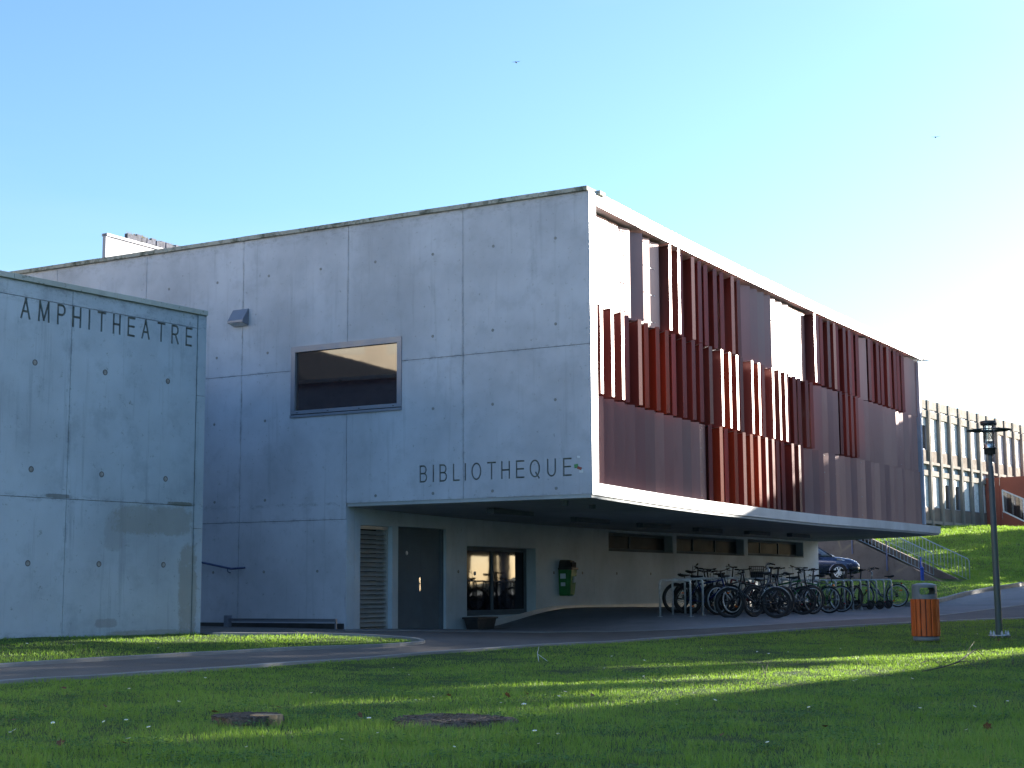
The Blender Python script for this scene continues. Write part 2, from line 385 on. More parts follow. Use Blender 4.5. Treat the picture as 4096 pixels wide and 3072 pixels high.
# ------------------------------------------------------------------ ground, roads
asph_px_front = [(-500, 2762), (-200, 2743), (0, 2731), (400, 2707), (815, 2681), (1230, 2651), (1640, 2620), (2070, 2592), (2500, 2565), (2820, 2543), (3148, 2522), (3600, 2498), (4096, 2472), (4500, 2452)]
front = [gp(*p) for p in asph_px_front]
island_px = [(4230, 2337.6), (4150, 2339), (4098, 2341.5), (4085, 2346), (4040, 2353), (3950, 2366), (3850, 2386), (3762, 2410), (3700, 2423), (3640, 2427)]
island = [gp(*p) for p in island_px]
LC = Vector((0.05164 * 27, 27, 0)); LA = R(60.2916 - 0.0)      # library corner and rotation
dL = Vector((math.sin(R(-60.2916)), math.cos(R(-60.2916)), 0)); dR = Vector((dL.y, -dL.x, 0))
LROT = math.atan2(dR.y, dR.x)
def lib(v, u, z=0): p = LC + dL * u + dR * v; return Vector((p.x, p.y, z))
def l2(v, u): p = lib(v, u); return (p.x, p.y)
road_far = [(30, 39.5), (30, 52.5), (22.5, 56.5)]
AMc = Vector((-5.26, 26, 0)); _az = R(34.7); dA = Vector((math.sin(_az), math.cos(_az), 0)); nA = Vector((dA.y, -dA.x, 0))
wallside = [l2(27.8, 5.4), l2(20, 5.4), l2(12, 5.4), l2(5, 5.4), l2(-0.0, 5.4), l2(.05, 12), l2(.05, 16)]
amp = [tuple((AMc + dA * .3 - nA * 6)[:2]), tuple((AMc + dA * .02)[:2])]
leftlawn_top = [gp(*p) for p in [(850, 2541), (1000, 2541), (1200, 2541), (1400, 2545), (1560, 2552), (1650, 2562), (1685, 2570)]]
leftlawn_bot = [gp(*p) for p in [(1660, 2577), (1560, 2585), (1400, 2590), (1160, 2599), (926, 2611), (600, 2630), (300, 2648), (0, 2666), (-250, 2680), (-500, 2696)]]
asph_poly = front + road_far + island + wallside + amp + leftlawn_top + leftlawn_bot

def inside(poly, x, y):
    x = np.asarray(x); y = np.asarray(y); r = np.zeros(x.shape, bool); n = len(poly)
    for i in range(n):
        x0, y0 = poly[i]; x1, y1 = poly[(i + 1) % n]
        if y0 == y1: continue
        c = ((y0 > y) != (y1 > y)) & (x < (x1 - x0) * (y - y0) / (y1 - y0) + x0)
        r ^= c
    return r
def dist_poly(poly, x, y, closed=True):
    d = np.full(np.shape(x), 1e9); n = len(poly)
    for i in range(n if closed else n - 1):
        a = np.array(poly[i]); b = np.array(poly[(i + 1) % n]); ab = b - a
        t = np.clip(((x - a[0]) * ab[0] + (y - a[1]) * ab[1]) / max(1e-9, (ab @ ab)), 0, 1)
        d = np.minimum(d, np.hypot(x - a[0] - t * ab[0], y - a[1] - t * ab[1]))
    return d

def resample(pts, step):
    out = []
    for a, b in zip(pts[:-1], pts[1:]):
        a = Vector((a[0], a[1])); b = Vector((b[0], b[1])); n = max(1, int((b - a).length / step))
        for k in range(n): out.append(tuple(a.lerp(b, k / n)))
    out.append(tuple(pts[-1][:2])); return out
def smooth_line(pts, it=2):
    for _ in range(it):
        q = [pts[0]]
        for a, b in zip(pts[:-1], pts[1:]):
            q += [(a[0] * .75 + b[0] * .25, a[1] * .75 + b[1] * .25), (a[0] * .25 + b[0] * .75, a[1] * .25 + b[1] * .75)]
        q.append(pts[-1]); pts = q
    return pts

def sheet(name, poly, step, zoff, mat):
    bd = resample(poly + [poly[0]], step)[:-1]
    xs = [p[0] for p in bd]; ys = [p[1] for p in bd]
    gx, gy = np.meshgrid(np.arange(min(xs), max(xs), step), np.arange(min(ys), max(ys), step))
    gx = gx.ravel(); gy = gy.ravel()
    k = inside(poly, gx, gy) & (dist_poly(poly, gx, gy) > step * .35)
    vs = [Vector(p) for p in bd] + [Vector((a, b)) for a, b in zip(gx[k], gy[k])]
    nb = len(bd)
    r = delaunay_2d_cdt(vs, [(i, (i + 1) % nb) for i in range(nb)], [], 0, 1e-5)
    V2 = np.array([(p.x, p.y) for p in r[0]]); F = [tuple(f) for f in r[2]]
    cen = np.array([V2[list(f)].mean(0) for f in F]); ok = inside(poly, cen[:, 0], cen[:, 1])
    F = [f for f, o in zip(F, ok) if o]
    z = Tn(V2[:, 0], V2[:, 1]) + zoff
    me = bpy.data.meshes.new(name); me.from_pydata([(a, b, c) for (a, b), c in zip(V2, z)], [], F)
    me.materials.append(mat); me.polygons.foreach_set('use_smooth', [True] * len(F)); me.update()
    o = bpy.data.objects.new(name, me); COL.objects.link(o)
    return tag(o, kind='structure')
path = sheet('path', asph_poly, .7, .0, MT['asphalt'])
# paler forecourt asphalt under the overhang, its near edge marked by a thin concrete strip
fore_edge_px = [(1385, 2522), (1783, 2525), (2324, 2530), (2700, 2521), (3100, 2499), (3344, 2484), (3645, 2470), (3762, 2461), (3980, 2434), (4096, 2420)]
fore_edge = [gp(*p) for p in fore_edge_px]
fore_poly = fore_edge + [(20.5, 47), (20, 55.0)] + [(p[0] * 1.0, p[1] - .0) for p in island[3:]] + wallside[:5]
forecourt = sheet('forecourt', fore_poly, .7, .006, MT['apron'])

def axis_(lims):
    out = []
    for a, b, s in lims: out += list(np.arange(a, b, s))
    out.append(lims[-1][1]); return np.array(out)
gxs = axis_([(-600, -100, 100), (-100, -36, 8), (-36, -14, 1.5), (-14, 24, .4), (24, 60, 2), (60, 120, 10), (120, 900, 120)])
gys = axis_([(-400, -60, 60), (-60, -8, 6), (-8, 7, 1), (7, 68, .4), (68, 110, 2), (110, 200, 15), (200, 1500, 200)])
GX, GY = np.meshgrid(gxs, gys); GZ = Tn(GX, GY)
GZ += .012 * np.sin(GX * 1.7 + np.sin(GY * 1.1) * 1.5) * np.sin(GY * 1.3 + GX * .4) * (GY < 27)
ins = inside(asph_poly, GX, GY); dd = dist_poly(asph_poly, GX, GY)
GZ = np.where(ins, GZ - np.clip(dd * .25, .012, .08), GZ - .004)
nx_, ny_ = len(gxs), len(gys)
vs = np.stack([GX.ravel(), GY.ravel(), GZ.ravel()], 1)
fi = [(j * nx_ + i, j * nx_ + i + 1, (j + 1) * nx_ + i + 1, (j + 1) * nx_ + i) for j in range(ny_ - 1) for i in range(nx_ - 1)]
me = bpy.data.meshes.new('ground'); me.from_pydata(vs.tolist(), [], fi); me.materials.append(MT['soil'])
me.polygons.foreach_set('use_smooth', [True] * len(fi)); me.update()
ground = bpy.data.objects.new('ground', me); COL.objects.link(ground); tag(ground, kind='structure')

def kerb(name, line, w, h, mat, side=1, step=.5, sm=2, base=-.05):
    line = resample(smooth_line(line, sm), step); mb = MB(); vs = []; n = len(line)
    for i, p in enumerate(line):
        a = Vector(line[max(0, i - 1)]); b = Vector(line[min(n - 1, i + 1)]); d = (b - a).normalized(); nn = Vector((-d.y, d.x)) * side
        z = T(p[0], p[1])
        for o_, hz in ((0, base), (0, h - .008), (.008, h), (w - .008, h), (w, h - .008), (w, base)):
            vs.append((p[0] + nn.x * o_, p[1] + nn.y * o_, z + hz + .003 * math.sin(i * 1.3)))
    fs = [(i * 6 + k, i * 6 + k + 1, (i + 1) * 6 + k + 1, (i + 1) * 6 + k) for i in range(n - 1) for k in range(5)]
    fs += [tuple(range(6)), tuple((n - 1) * 6 + k for k in range(5, -1, -1))]
    mb.add(vs, fs); return tag(mb.build(name, mat), kind='structure')
kerb('kerb', front, .09, .035, MT['kerb'], -1, .8)
kerb('kerb', leftlawn_top + leftlawn_bot, .09, .045, MT['kerb'], 1, .3, 1)
kerb('kerb', island[2:], .16, .13, MT['kerb'], -1, .4, 1)
kerb('kerb', fore_edge, .07, .012, MT['kerb'], 1, .6, 1, -.02)

# hill rising to the old teaching block behind
foot = [(-10, 84), (0, 76.6), (9.0, 71.6), (14.0, 68.65), (18.4, 66.15), (20, 66), (24, 66), (30, 66), (40, 65), (60, 62)]
def hillz(x, y):
    q = (y - 66.5) + 4.0 * max(0, 18.9 - x) * (1 if y > 60 else 0)
    t = min(1, max(0, q / 25.5)); t = t * t * (3 - 2 * t) * .35 + t * .65
    return 1.06 + 3.38 * t
def foot_y(x):
    for a, b in zip(foot[:-1], foot[1:]):
        if a[0] <= x <= b[0]: return a[1] + (b[1] - a[1]) * (x - a[0]) / (b[0] - a[0])
    return foot[-1][1]
hx = axis_([(-10, 8, 2), (8, 36, .5), (36, 60, 3)]); rows = 60; vs = []
for j in range(rows + 1):
    for x in hx:
        y0 = foot_y(x); t = j / rows; y = y0 + (150 - y0) * t ** 1.6
        z = hillz(x, y) - (.05 if j == 0 and x > 18 else 0) + .04 * math.sin(x * .9 + y * .5)
        vs.append((x, y, z if j or x < 18.2 else T(x, y) - .1))
n_ = len(hx); fs = [(j * n_ + i, j * n_ + i + 1, (j + 1) * n_ + i + 1, (j + 1) * n_ + i) for j in range(rows) for i in range(n_ - 1)]
mb = MB(); mb.add(vs, fs, 0, True); tag(mb.build('hill', MT['hill']), kind='structure')

# ------------------------------------------------------------------ grass blades
def make_grass(name, pts, hgt, wid, seed):
    r = np.random.default_rng(seed); n = len(pts)
    x, y = pts[:, 0], pts[:, 1]; z = Tn(x, y) - .01
    clump = np.array([mnoise.noise(Vector((a * 2.2, b * 2.2, 3.))) for a, b in pts[::1]]) if n < 700000 else np.zeros(n)
    clump2 = np.array([mnoise.noise(Vector((a * .6, b * .6, 8.))) for a, b in pts])
    h = hgt * (.55 + .9 * r.random(n)) * np.clip(1 + .8 * clump + .5 * clump2, .3, 2.1) * np.where(r.random(n) < .02, 1.6, 1)
    w = wid * (.6 + .8 * r.random(n))
    yaw = r.random(n) * 2 * np.pi; lean = (r.random(n) ** 1.1) * 1.25 * h; ld = r.random(n) * 2 * np.pi
    cx_, sx_ = np.cos(yaw) * w / 2, np.sin(yaw) * w / 2; lx, ly = np.cos(ld) * lean, np.sin(ld) * lean
    V = np.empty((n, 5, 3))
    V[:, 0] = np.stack([x - cx_, y - sx_, z], 1); V[:, 1] = np.stack([x + cx_, y + sx_, z], 1)
    V[:, 2] = np.stack([x + cx_ * .8 + lx * .35, y + sx_ * .8 + ly * .35, z + h * .6], 1)
    V[:, 3] = np.stack([x - cx_ * .8 + lx * .35, y - sx_ * .8 + ly * .35, z + h * .6], 1)
    V[:, 4] = np.stack([x + lx, y + ly, z + h * (1 - .22 * (lean / h) ** 2)], 1)
    me = bpy.data.meshes.new(name); me.vertices.add(n * 5); me.vertices.foreach_set('co', V.ravel())
    base = np.arange(n)[:, None] * 5
    loops = np.concatenate([base + np.array([0, 1, 2, 3]), base + np.array([3, 2, 4])], 1).ravel()
    me.loops.add(n * 7); me.loops.foreach_set('vertex_index', loops)
    me.polygons.add(n * 2); st = (np.arange(n)[:, None] * 7 + np.array([0, 4])).ravel()
    me.polygons.foreach_set('loop_start', st); me.polygons.foreach_set('loop_total', np.tile([4, 3], n))
    a = me.attributes.new('tone', 'FLOAT', 'POINT')
    tone = np.clip(r.random(n) * .6 + .45 * (clump2 + .5), 0, .92); dead = r.random(n) < .03 + .10 * np.clip(clump2 * 2 + clump, 0, 1); tone[dead] = 1
    a.data.foreach_set('value', np.repeat(tone, 5))
    me.polygons.foreach_set('use_smooth', np.ones(n * 2, bool))
    me.materials.append(MT['grass']); me.update(calc_edges=True); me.validate()
    o = bpy.data.objects.new(name, me); COL.objects.link(o)
    return tag(o, kind='stuff')

STUMPS = []
def stump_pos():
    return [(gp(985, 2893), .27), (gp(1800, 2893), .46)]
STUMPS = stump_pos()
def scatter(n0, y0, y1, pw, mask, seed):
    r = np.random.default_rng(seed); out = []
    # density falls with distance
    ys_ = np.linspace(y0, y1, 400); dens = (9.0 / ys_) ** pw * ys_; cdf = np.cumsum(dens); cdf /= cdf[-1]
    u = r.random(n0); yy = np.interp(u, cdf, ys_); xx = (r.random(n0) * 2 - 1) * (yy * .352 + 2.2)
    k = mask(xx, yy); return np.stack([xx[k], yy[k]], 1)
fr = front
def lawn_mask(x, y):
    k = ~inside(asph_poly, x, y)
    fx = np.array([p[0] for p in fr]); fy = np.array([p[1] for p in fr])
    k &= y < np.interp(x, fx, fy) - .04
    for (sx, sy), rr in STUMPS:
        k &= (np.hypot((x - sx), (y - sy)) > rr * (.76 + .1 * np.sin(9 * np.arctan2(y - sy, x - sx))))
    return k
def left_mask(x, y):
    k = ~inside(asph_poly, x, y) & (y > np.interp(x, [p[0] for p in fr], [p[1] for p in fr]) + .5) & (x < 0) & (y < 30)
    # not inside the amphitheatre
    q = (x - AMc.x) * nA.x + (y - AMc.y) * nA.y; s_ = (x - AMc.x) * dA.x + (y - AMc.y) * dA.y
    return k & ((q > .01) | (s_ > .05)) & (dist_poly(asph_poly, x, y) > .09)
def isl_mask(x, y):
    s_ = (x - LC.x) * dR.x + (y - LC.y) * dR.y
    return (~inside(asph_poly, x, y)) & (x > 8) & (y > 44) & (y < 65) & (s_ > 28.2)
g1 = scatter(560000, 8.1, 40, 1.55, lawn_mask, 1)
wsc = np.clip(g1[:, 1] / 12, 1, 2.6)
make_grass('grass', g1, .050 * np.clip(11 / g1[:, 1], .6, 1.1), .0042 * wsc, 11)
g2 = scatter(230000, 17, 30, 1.0, left_mask, 2)
make_grass('grass', g2, .034, .0085, 12)
g3 = scatter(160000, 44, 65, 1.0, isl_mask, 3)
make_grass('grass', g3, .05, .02, 13)

def clover():
    r = np.random.default_rng(21); n = 60000
    P_ = scatter(n, 8.1, 19, 1.3, lawn_mask, 22)
    k = np.array([mnoise.noise(Vector((a * 1.1, b * 1.1, 20.))) + .5 * mnoise.noise(Vector((a * 4, b * 4, 5.))) for a, b in P_]) > .12
    P_ = P_[k]; n = len(P_); z = Tn(P_[:, 0], P_[:, 1]) + .018 + .03 * r.random(n); q = r.random(n) * 6.28; rad_ = .011 + .008 * r.random(n); vs = np.empty((n, 12, 3)); 
    for j in range(3):
        a = q + j * 2.09; ca, sa = np.cos(a), np.sin(a); tl = (r.random(n) - .3) * .012
        for m_, (u_, w_) in enumerate(((.15, 0), (.8, .55), (1.25, 0), (.8, -.55))):
            vs[:, j * 4 + m_] = np.stack([P_[:, 0] + rad_ * (u_ * ca - w_ * sa), P_[:, 1] + rad_ * (u_ * sa + w_ * ca), z + tl * u_], 1)
    me = bpy.data.meshes.new('clover'); me.vertices.add(n * 12); me.vertices.foreach_set('co', vs.ravel()); me.loops.add(n * 12); me.loops.foreach_set('vertex_index', np.arange(n * 12))
    me.polygons.add(n * 3); me.polygons.foreach_set('loop_start', np.arange(n * 3) * 4); me.polygons.foreach_set('loop_total', np.full(n * 3, 4)); me.materials.append(MT['clover']); me.update(calc_edges=True); me.validate()
    o = bpy.data.objects.new('clover', me); COL.objects.link(o); tag(o, kind='stuff')
MT['clover'] = plain('clover leaves', (.085, .18, .045), .8, vary=.35, scale=9, spec=.15)
clover()
def hill_grass():
    r = np.random.default_rng(4); n = 300000
    x = r.random(n) * 30 + 7; y = 64 + 44 * r.random(n) ** 1.3
    fy = np.interp(x, [p[0] for p in foot], [p[1] for p in foot]); k = (y > fy + .1) & (x / y < .37)
    # keep the steps clear
    q_ = (x - R0w.x) * dR.x + (y - R0w.y) * dR.y; t_ = (x - R0w.x) * dL.x + (y - R0w.y) * dL.y
    k &= ~((q_ < 2.95) & (t_ > -.5)); x = x[k]; y = y[k]
    return np.stack([x, y], 1)
R0w = at(3776, 2334, 66.0)
_T = Tn
def Tn(x, y):
    return np.array([hillz(a, b) for a, b in zip(x, y)]) + .04 * np.sin(x * .9 + y * .5)
make_grass('grass', hill_grass(), .10, .024, 14)
Tn = _T

# ------------------------------------------------------------------ engraved letters
def arc(cx_, cy_, rx, ry, a0, a1, n=10):
    return [(cx_ + rx * math.cos(R(a0 + (a1 - a0) * i / n)), cy_ + ry * math.sin(R(a0 + (a1 - a0) * i / n))) for i in range(n + 1)]
GL = {  # strokes in a unit cell (x 0..1, y 0..1)
 'A': [[(0, 0), (.5, 1)], [(.5, 1), (1, 0)], [(.17, .34), (.83, .34)]],
 'M': [[(0, 0), (.06, 1)], [(.06, 1), (.5, .06)], [(.5, .06), (.94, 1)], [(.94, 1), (1, 0)]],
 'P': [[(0, 0), (0, 1)], [(0, 1), (.55, 1)] + arc(.55, .74, .42, .26, 90, -90)[1:] + [(0, .48)]],
 'H': [[(0, 0), (0, 1)], [(1, 0), (1, 1)], [(0, .5), (1, .5)]],
 'I': [[(.5, 0), (.5, 1)]],
 'T': [[(0, 1), (1, 1)], [(.5, 1), (.5, 0)]],
 'E': [[(0, 0), (0, 1)], [(0, 1), (1, 1)], [(0, .52), (.94, .52)], [(0, 0), (1, 0)]],
 'R': [[(0, 0), (0, 1)], [(0, 1), (.55, 1)] + arc(.55, .75, .42, .25, 90, -90)[1:] + [(0, .5)], [(.55, .5), (1, 0)]],
 'B': [[(0, 0), (0, 1)], [(0, 1), (.5, 1)] + arc(.5, .76, .40, .24, 90, -90)[1:] + [(0, .52)], [(.5, .52)] + arc(.52, .26, .46, .26, 90, -90)[1:] + [(0, 0)]],
 'L': [[(0, 1), (0, 0)], [(0, 0), (1, 0)]],
 'O': [arc(.5, .5, .5, .5, 0, 360, 24)],
 'Q': [arc(.5, .5, .5, .5, 0, 360, 24), [(.6, .25), (.95, -.08)]],
 'U': [[(0, 1), (0, .32)] + arc(.5, .32, .5, .32, 180, 360, 12) + [(1, 1)]],
}
def cutters(word, spans, z0, h, sw, place, dep):
    """one stroke prism after another; place(x, z, depth) -> 3d point"""
    mb = MB()
    for ch, (xa, xb) in zip(word, spans):
        for line in GL[ch]:
            P = [(xa + (xb - xa) * p[0], z0 + sw / 2 + (h - sw) * p[1]) for p in line]
            closed = (P[0][0] - P[-1][0]) ** 2 + (P[0][1] - P[-1][1]) ** 2 < 1e-8 and len(P) > 3
            k = len(P); L_, R_ = [], []
            for i, p in enumerate(P):
                a = P[i - 1] if i else (P[-2] if closed else P[0]); b = P[i + 1] if i < k - 1 else (P[1] if closed else P[-1])
                d = Vector((b[0] - a[0], b[1] - a[1])).normalized(); n = Vector((-d.y, d.x)) * sw / 2
                e = Vector((0, 0))
                if not closed and i in (0, k - 1): e = d * (sw * .5) * (-1 if i == 0 else 1)
                L_.append((p[0] + n.x + e.x, p[1] + n.y + e.y)); R_.append((p[0] - n.x + e.x, p[1] - n.y + e.y))
            vs = []
            for q in range(k): vs += [place(*L_[q], -.02), place(*R_[q], -.02), place(*R_[q], dep), place(*L_[q], dep)]
            fs = []
            for q in range(k - 1):
                for c in range(4): fs.append((q * 4 + c, q * 4 + (c + 1) % 4, (q + 1) * 4 + (c + 1) % 4, (q + 1) * 4 + c))
            if closed:
                vs = vs[:-4]; m_ = k - 1; fs = []
                for q in range(m_):
                    for c in range(4): fs.append((q * 4 + c, q * 4 + (c + 1) % 4, ((q + 1) % m_) * 4 + (c + 1) % 4, ((q + 1) % m_) * 4 + c))
            else: fs += [(0, 1, 2, 3), tuple((k - 1) * 4 + c for c in (3, 2, 1, 0))]
            mb.add(vs, fs)
    return mb
def engrave(target, mb):
    c = mb.build('cut', MT['joint'])
    md = target.modifiers.new('b', 'BOOLEAN'); md.operation = 'DIFFERENCE'; md.solver = 'EXACT'; md.use_self = True; md.object = c
    par = target.parent; 
    c.parent = par
    bpy.context.view_layer.update()
    dg = bpy.context.evaluated_depsgraph_get()
    nm = bpy.data.meshes.new_from_object(target.evaluated_get(dg))
    target.modifiers.clear(); old = target.data; nm.name = old.name; target.data = nm
    bpy.data.objects.remove(c)

# ------------------------------------------------------------------ library
LIB = empty('library_building', LC, LROT, 'large pale concrete library with red brown louvre facade over a dark undercroft', 'library')
SG = [(0, 0), (4, -.075), (8, -.10), (13, -.10), (18, -.06), (24.2, -.03), (29, -.03)]
def sag(v):
    for a, b in zip(SG[:-1], SG[1:]):
        if a[0] <= v <= b[0]: return a[1] + (b[1] - a[1]) * (v - a[0]) / (b[0] - a[0])
    return 0
G = .0045
def panel(mb, u0, u1, z0, z1, j='', v0=0., v1=.27):       # j: which edges are joints (l = higher u, r = lower u, t, b)
    mb.box((v0, u0 + (G if 'r' in j else 0), z0 + (G if 'b' in j else 0)), (v1, u1 - (G if 'l' in j else 0), z1 - (G if 't' in j else 0)))
WT = 8.15
low = MB(); hi = MB(); lett = MB()
panel(lett, 0, 2.655, 2.67, 5.35, 'lt'); panel(lett, 2.655, 4.03, 2.67, 5.35, 'rt')
panel(hi, 0, 2.655, 5.35, WT, 'lb'); panel(hi, 2.655, 4.03, 5.35, WT, 'rb')
panel(hi, 4.03, 5.31, 5.83, WT, 'l'); panel(hi, 5.31, 6.69, 5.83, WT, 'r')
panel(hi, 6.69, 7.95, 5.35, WT, 'lb'); panel(hi, 7.95, 10.61, 5.35, WT, 'rlb'); panel(hi, 10.61, 13.28, 5.35, WT, 'rlb'); panel(hi, 13.28, 20, 5.35, WT, 'rb')
panel(hi, 4.03, 5.31, 2.67, 4.41, 'l')
panel(hi, 5.31, 6.69, 2.36, 4.41, 'rb'); panel(hi, 6.69, 7.95, 2.36, 5.35, 'ltb'); panel(hi, 7.95, 10.61, 2.36, 5.35, 'rltb'); panel(hi, 10.61, 20, 2.36, 5.35, 'rtb')
panel(hi, 5.302, 7.95, -.3, 2.36, 'lt'); panel(hi, 7.95, 10.61, -.3, 2.36, 'rlt'); panel(hi, 10.61, 20, -.3, 2.36, 'rt')
def ring(mb, p, ax, r=.042, mi0=1, mi1=2):
    n = 14; vs = []; a = Vector(ax)
    e1 = Vector((0, 0, 1)); e2 = a.cross(e1).normalized(); p = Vector(p)
    for rr, o_ in ((r, .000), (r * .95, .004), (r * .72, .004), (r * .66, .002)):
        for k in range(n):
            t = 2 * math.pi * k / n; vs.append(p + (e1 * math.cos(t) + e2 * math.sin(t)) * rr + a * o_)
    fs = [(i * n + k, i * n + (k + 1) % n, (i + 1) * n + (k + 1) % n, (i + 1) * n + k) for i in range(3) for k in range(n)]
    mb.add(vs, fs, mi0); mb.add(vs[3 * n:], [tuple(range(n))], mi1)
for z, us in ((7.35, (.68, 1.99, 3.33, 4.66, 5.98, 7.29, 8.64, 9.97)), (5.765, (.69, 2.01, 3.33, 7.29, 8.62, 9.97)), (4.385, (.71, 2.02, 3.32, 7.33, 8.65)),
              (2.79, (.71, 2.03, 3.32, 4.62, 7.3, 8.6)), (1.37, (5.98, 7.3, 8.6))):
    for u in us: ring(hi, (-.0, u, z), (-1, 0, 0), .03)
MT['holerim2'] = plain('faint tie rim', (.23, .235, .25), .9, vary=.2, scale=20)
w1 = hi.build('wall', [MT['wall'], MT['holerim2'], MT['hole']], LIB)
w2 = lett.build('wall', MT['wall'], LIB)
spB = [(3.60, 3.37), (3.15, 3.03), (2.99, 2.74), (2.60, 2.38), (2.26, 2.04), (1.925, 1.56), (1.44, 1.14), (.98, .70), (.57, .30), (0, 0), (0, 0), (0, 0)]
px_ = lambda a: LB(a)
def u_of(px, py=1900):      # column of the photo on the facade plane
    r = ray(px, py); t = (LC - EYE).dot(dR) / r.dot(dR); p = EYE + r * t; return (p - LC).dot(dL)
bx = [(218, 300), (362, 376), (437, 520), (586, 658), (712, 732), (790, 898), (966, 1060), (1120, 1215), (1283, 1375), (1435, 1548), (1628, 1725), (1805, 1897)]
spB = [(u_of(1600 + a / 2.765), u_of(1600 + b / 2.765)) for a, b in bx]
engrave(w2, cutters('BIBLIOTHEQUE', [(a - .012, b + .012) for a, b in spB], 3.0, .325, .03, lambda x, z, d: (d, x, z), .022))
for p_ in w2.data.polygons: p_.material_index = 0
bm_ = bmesh.new(); bm_.from_mesh(w1.data); bm_.from_mesh(w2.data); bm_.to_mesh(w1.data); bm_.free(); bpy.data.objects.remove(w2)
bk = MB(); bk.box((.02, .02, 2.7), (.25, 4.0, 8.1)); bk.box((.02, 6.7, -.2), (.25, 19.9, 8.1)); bk.box((.02, 4.0, 5.85), (.25, 6.7, 8.1)); bk.box((.02, 4.0, 2.7), (.25, 5.3, 4.39)); bk.box((.02, 5.32, -.2), (.25, 6.7, 4.39))
bk.build('wall_core', MT['joint'], LIB)
# coping, corner and rear walls
cp = MB(); x = 0.
random.seed(3)
while x < 20: 
    w = min(20 - x, 1.0); cp.box((-.055, x + .002, WT + .0), (.36, x + w - .002, WT + .085 + random.uniform(-.004, .004))); x += w
cp.box((.362, -.06, WT), (.6, .5, WT + .08))
cp.build('coping', MT['coping'], LIB, bevel=.008)
rw = MB(); rw.box((.27, 19.7, -.3), (22.6, 20, WT)); rw.box((22.42, .05, 2.86), (22.6, 19.7, 7.82)); rw.box((27.8, 5.7, -.2), (28.07, 16, 2.6)); rw.box((.27, 15.7, -.2), (27.8, 15.99, 2.6))
rw.build('rear_wall', MT['wall'], LIB)
def strip(name, mat, zt0, zb0, u0, u1, v0, v1, par=LIB, skew=0.0):
    mb = MB(); vsn = [v for v in np.arange(v0, v1, 1.5)] + [v1]; vs = []
    for v in vsn:
        s_ = sag(v); vv = v + (skew if v == v1 else 0)
        vs += [(v, u0, zb0 + s_), (v, u0, zt0 + s_), (vv, u1, zt0 + s_), (vv, u1, zb0 + s_)]
    n = len(vsn); fs = [(i * 4 + c, i * 4 + (c + 1) % 4, (i + 1) * 4 + (c + 1) % 4, (i + 1) * 4 + c) for i in range(n - 1) for c in range(4)]
    fs += [(0, 1, 2, 3), tuple((n - 1) * 4 + c for c in (3, 2, 1, 0))]
    mb.add(vs, fs); return mb.build(name, mat, par)
strip('roof_fascia', MT['frame'], 8.21, 7.95, 0., .34, .272, 22.7)
strip('roof_slab', MT['frame'], 8.2, 7.97, .342, 19.6, .272, 22.7)
mb = MB(); zc = 8.16 + sag(22)      # thin canopy lip running past the end
mb.prism([(22.7, 0, zc - .16), (24.0, 0.0, zc - .05), (24.05, 0, zc + .06), (22.7, 0, zc + .06)], (0, 4.5, 0)); mb.build('canopy_tip', MT['frame'], LIB)
mb = MB(); mb.box((.012, -.012, 2.655), (.268, 0, WT - .002)); mb.build('corner_glare_sheet', MT['frame'], LIB)  # white sheet added to imitate sun glare on the concrete wall end
strip('floor_slab', [MT['slab']], 2.875, 2.655, .0, 5.298, .272, 24.1, skew=4.3)
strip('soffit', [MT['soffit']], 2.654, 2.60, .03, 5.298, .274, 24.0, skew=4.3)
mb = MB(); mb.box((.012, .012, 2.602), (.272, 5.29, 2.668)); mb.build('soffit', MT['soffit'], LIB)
# glazed wall behind the louvres
gm = MB(); gm.box((.3, .82, 2.88), (22.4, .84, 7.9)); gm.build('glazing', MT['glass'], LIB)
mm = MB()
for v in np.arange(.35, 22.4, 1.335): mm.box((v, .74, 2.88), (v + .06, .818, 7.86))
for z in (3.9, 5.3, 6.9): mm.box((.3, .76, z), (22.4, .815, z + .06))
mm.build('mullions', MT['alu'], LIB)
rl = MB()
for z in (4.47, 6.14): rl.box((.3, .40, z - .11), (22.4, .46, z - .03)); 
for v in np.arange(.4, 22.5, 2.67): rl.box((v, .45, 2.86), (v + .05, .50, 7.84))
rl.box((.28, .40, 2.86), (22.42, .46, 2.92)); rl.box((.28, .40, 7.7), (22.42, .46, 7.8))
rl.build('louvre_rails', MT['dark'], LIB)

PITCHF = .445
def states(segs):                       # v limits -> opening angle
    out = []
    for k in range(50):
        v = .272 + PITCHF * (k + .5); a = 30
        for v0, v1, f in segs:
            if v0 <= v < v1: a = f(k) if callable(f) else f
        out.append((v, a))
    return out
rr_ = random.Random(5)
jit = lambda a, j=4: (lambda k: a + rr_.uniform(-j, j))
rowT = states([(0, 1.5, jit(1, .6)), (1.5, 1.95, 13), (1.95, 2.45, 36), (2.45, 3.36, jit(14, 1)), (3.36, 4.24, -88), (4.24, 7.7, jit(-54, 12)), (7.7, 9.45, jit(32, 1)), (9.45, 10.8, jit(14, 1)),
     (10.8, 12.15, jit(1, .6)), (12.15, 12.6, -86), (12.6, 16.8, jit(-50, 13)), (16.8, 17.3, 28), (17.3, 21.4, jit(-52, 13)), (21.4, 23, jit(31, 3))])
rowM = states([(0, 1.5, jit(-85, 3)), (1.5, 5.6, jit(-54, 13)), (5.6, 10.4, lambda k: [-88, -84, -60, -88, -86, -62, -87][k % 7]), (10.4, 12.6, jit(-48, 5)), (12.6, 14.7, jit(29, 1)), (14.7, 16.5, jit(-56, 4)),
     (16.5, 19.6, jit(32, 2)), (19.6, 23, lambda k: [14, 33, 16, 20, 36, 24, 38][k % 7])])
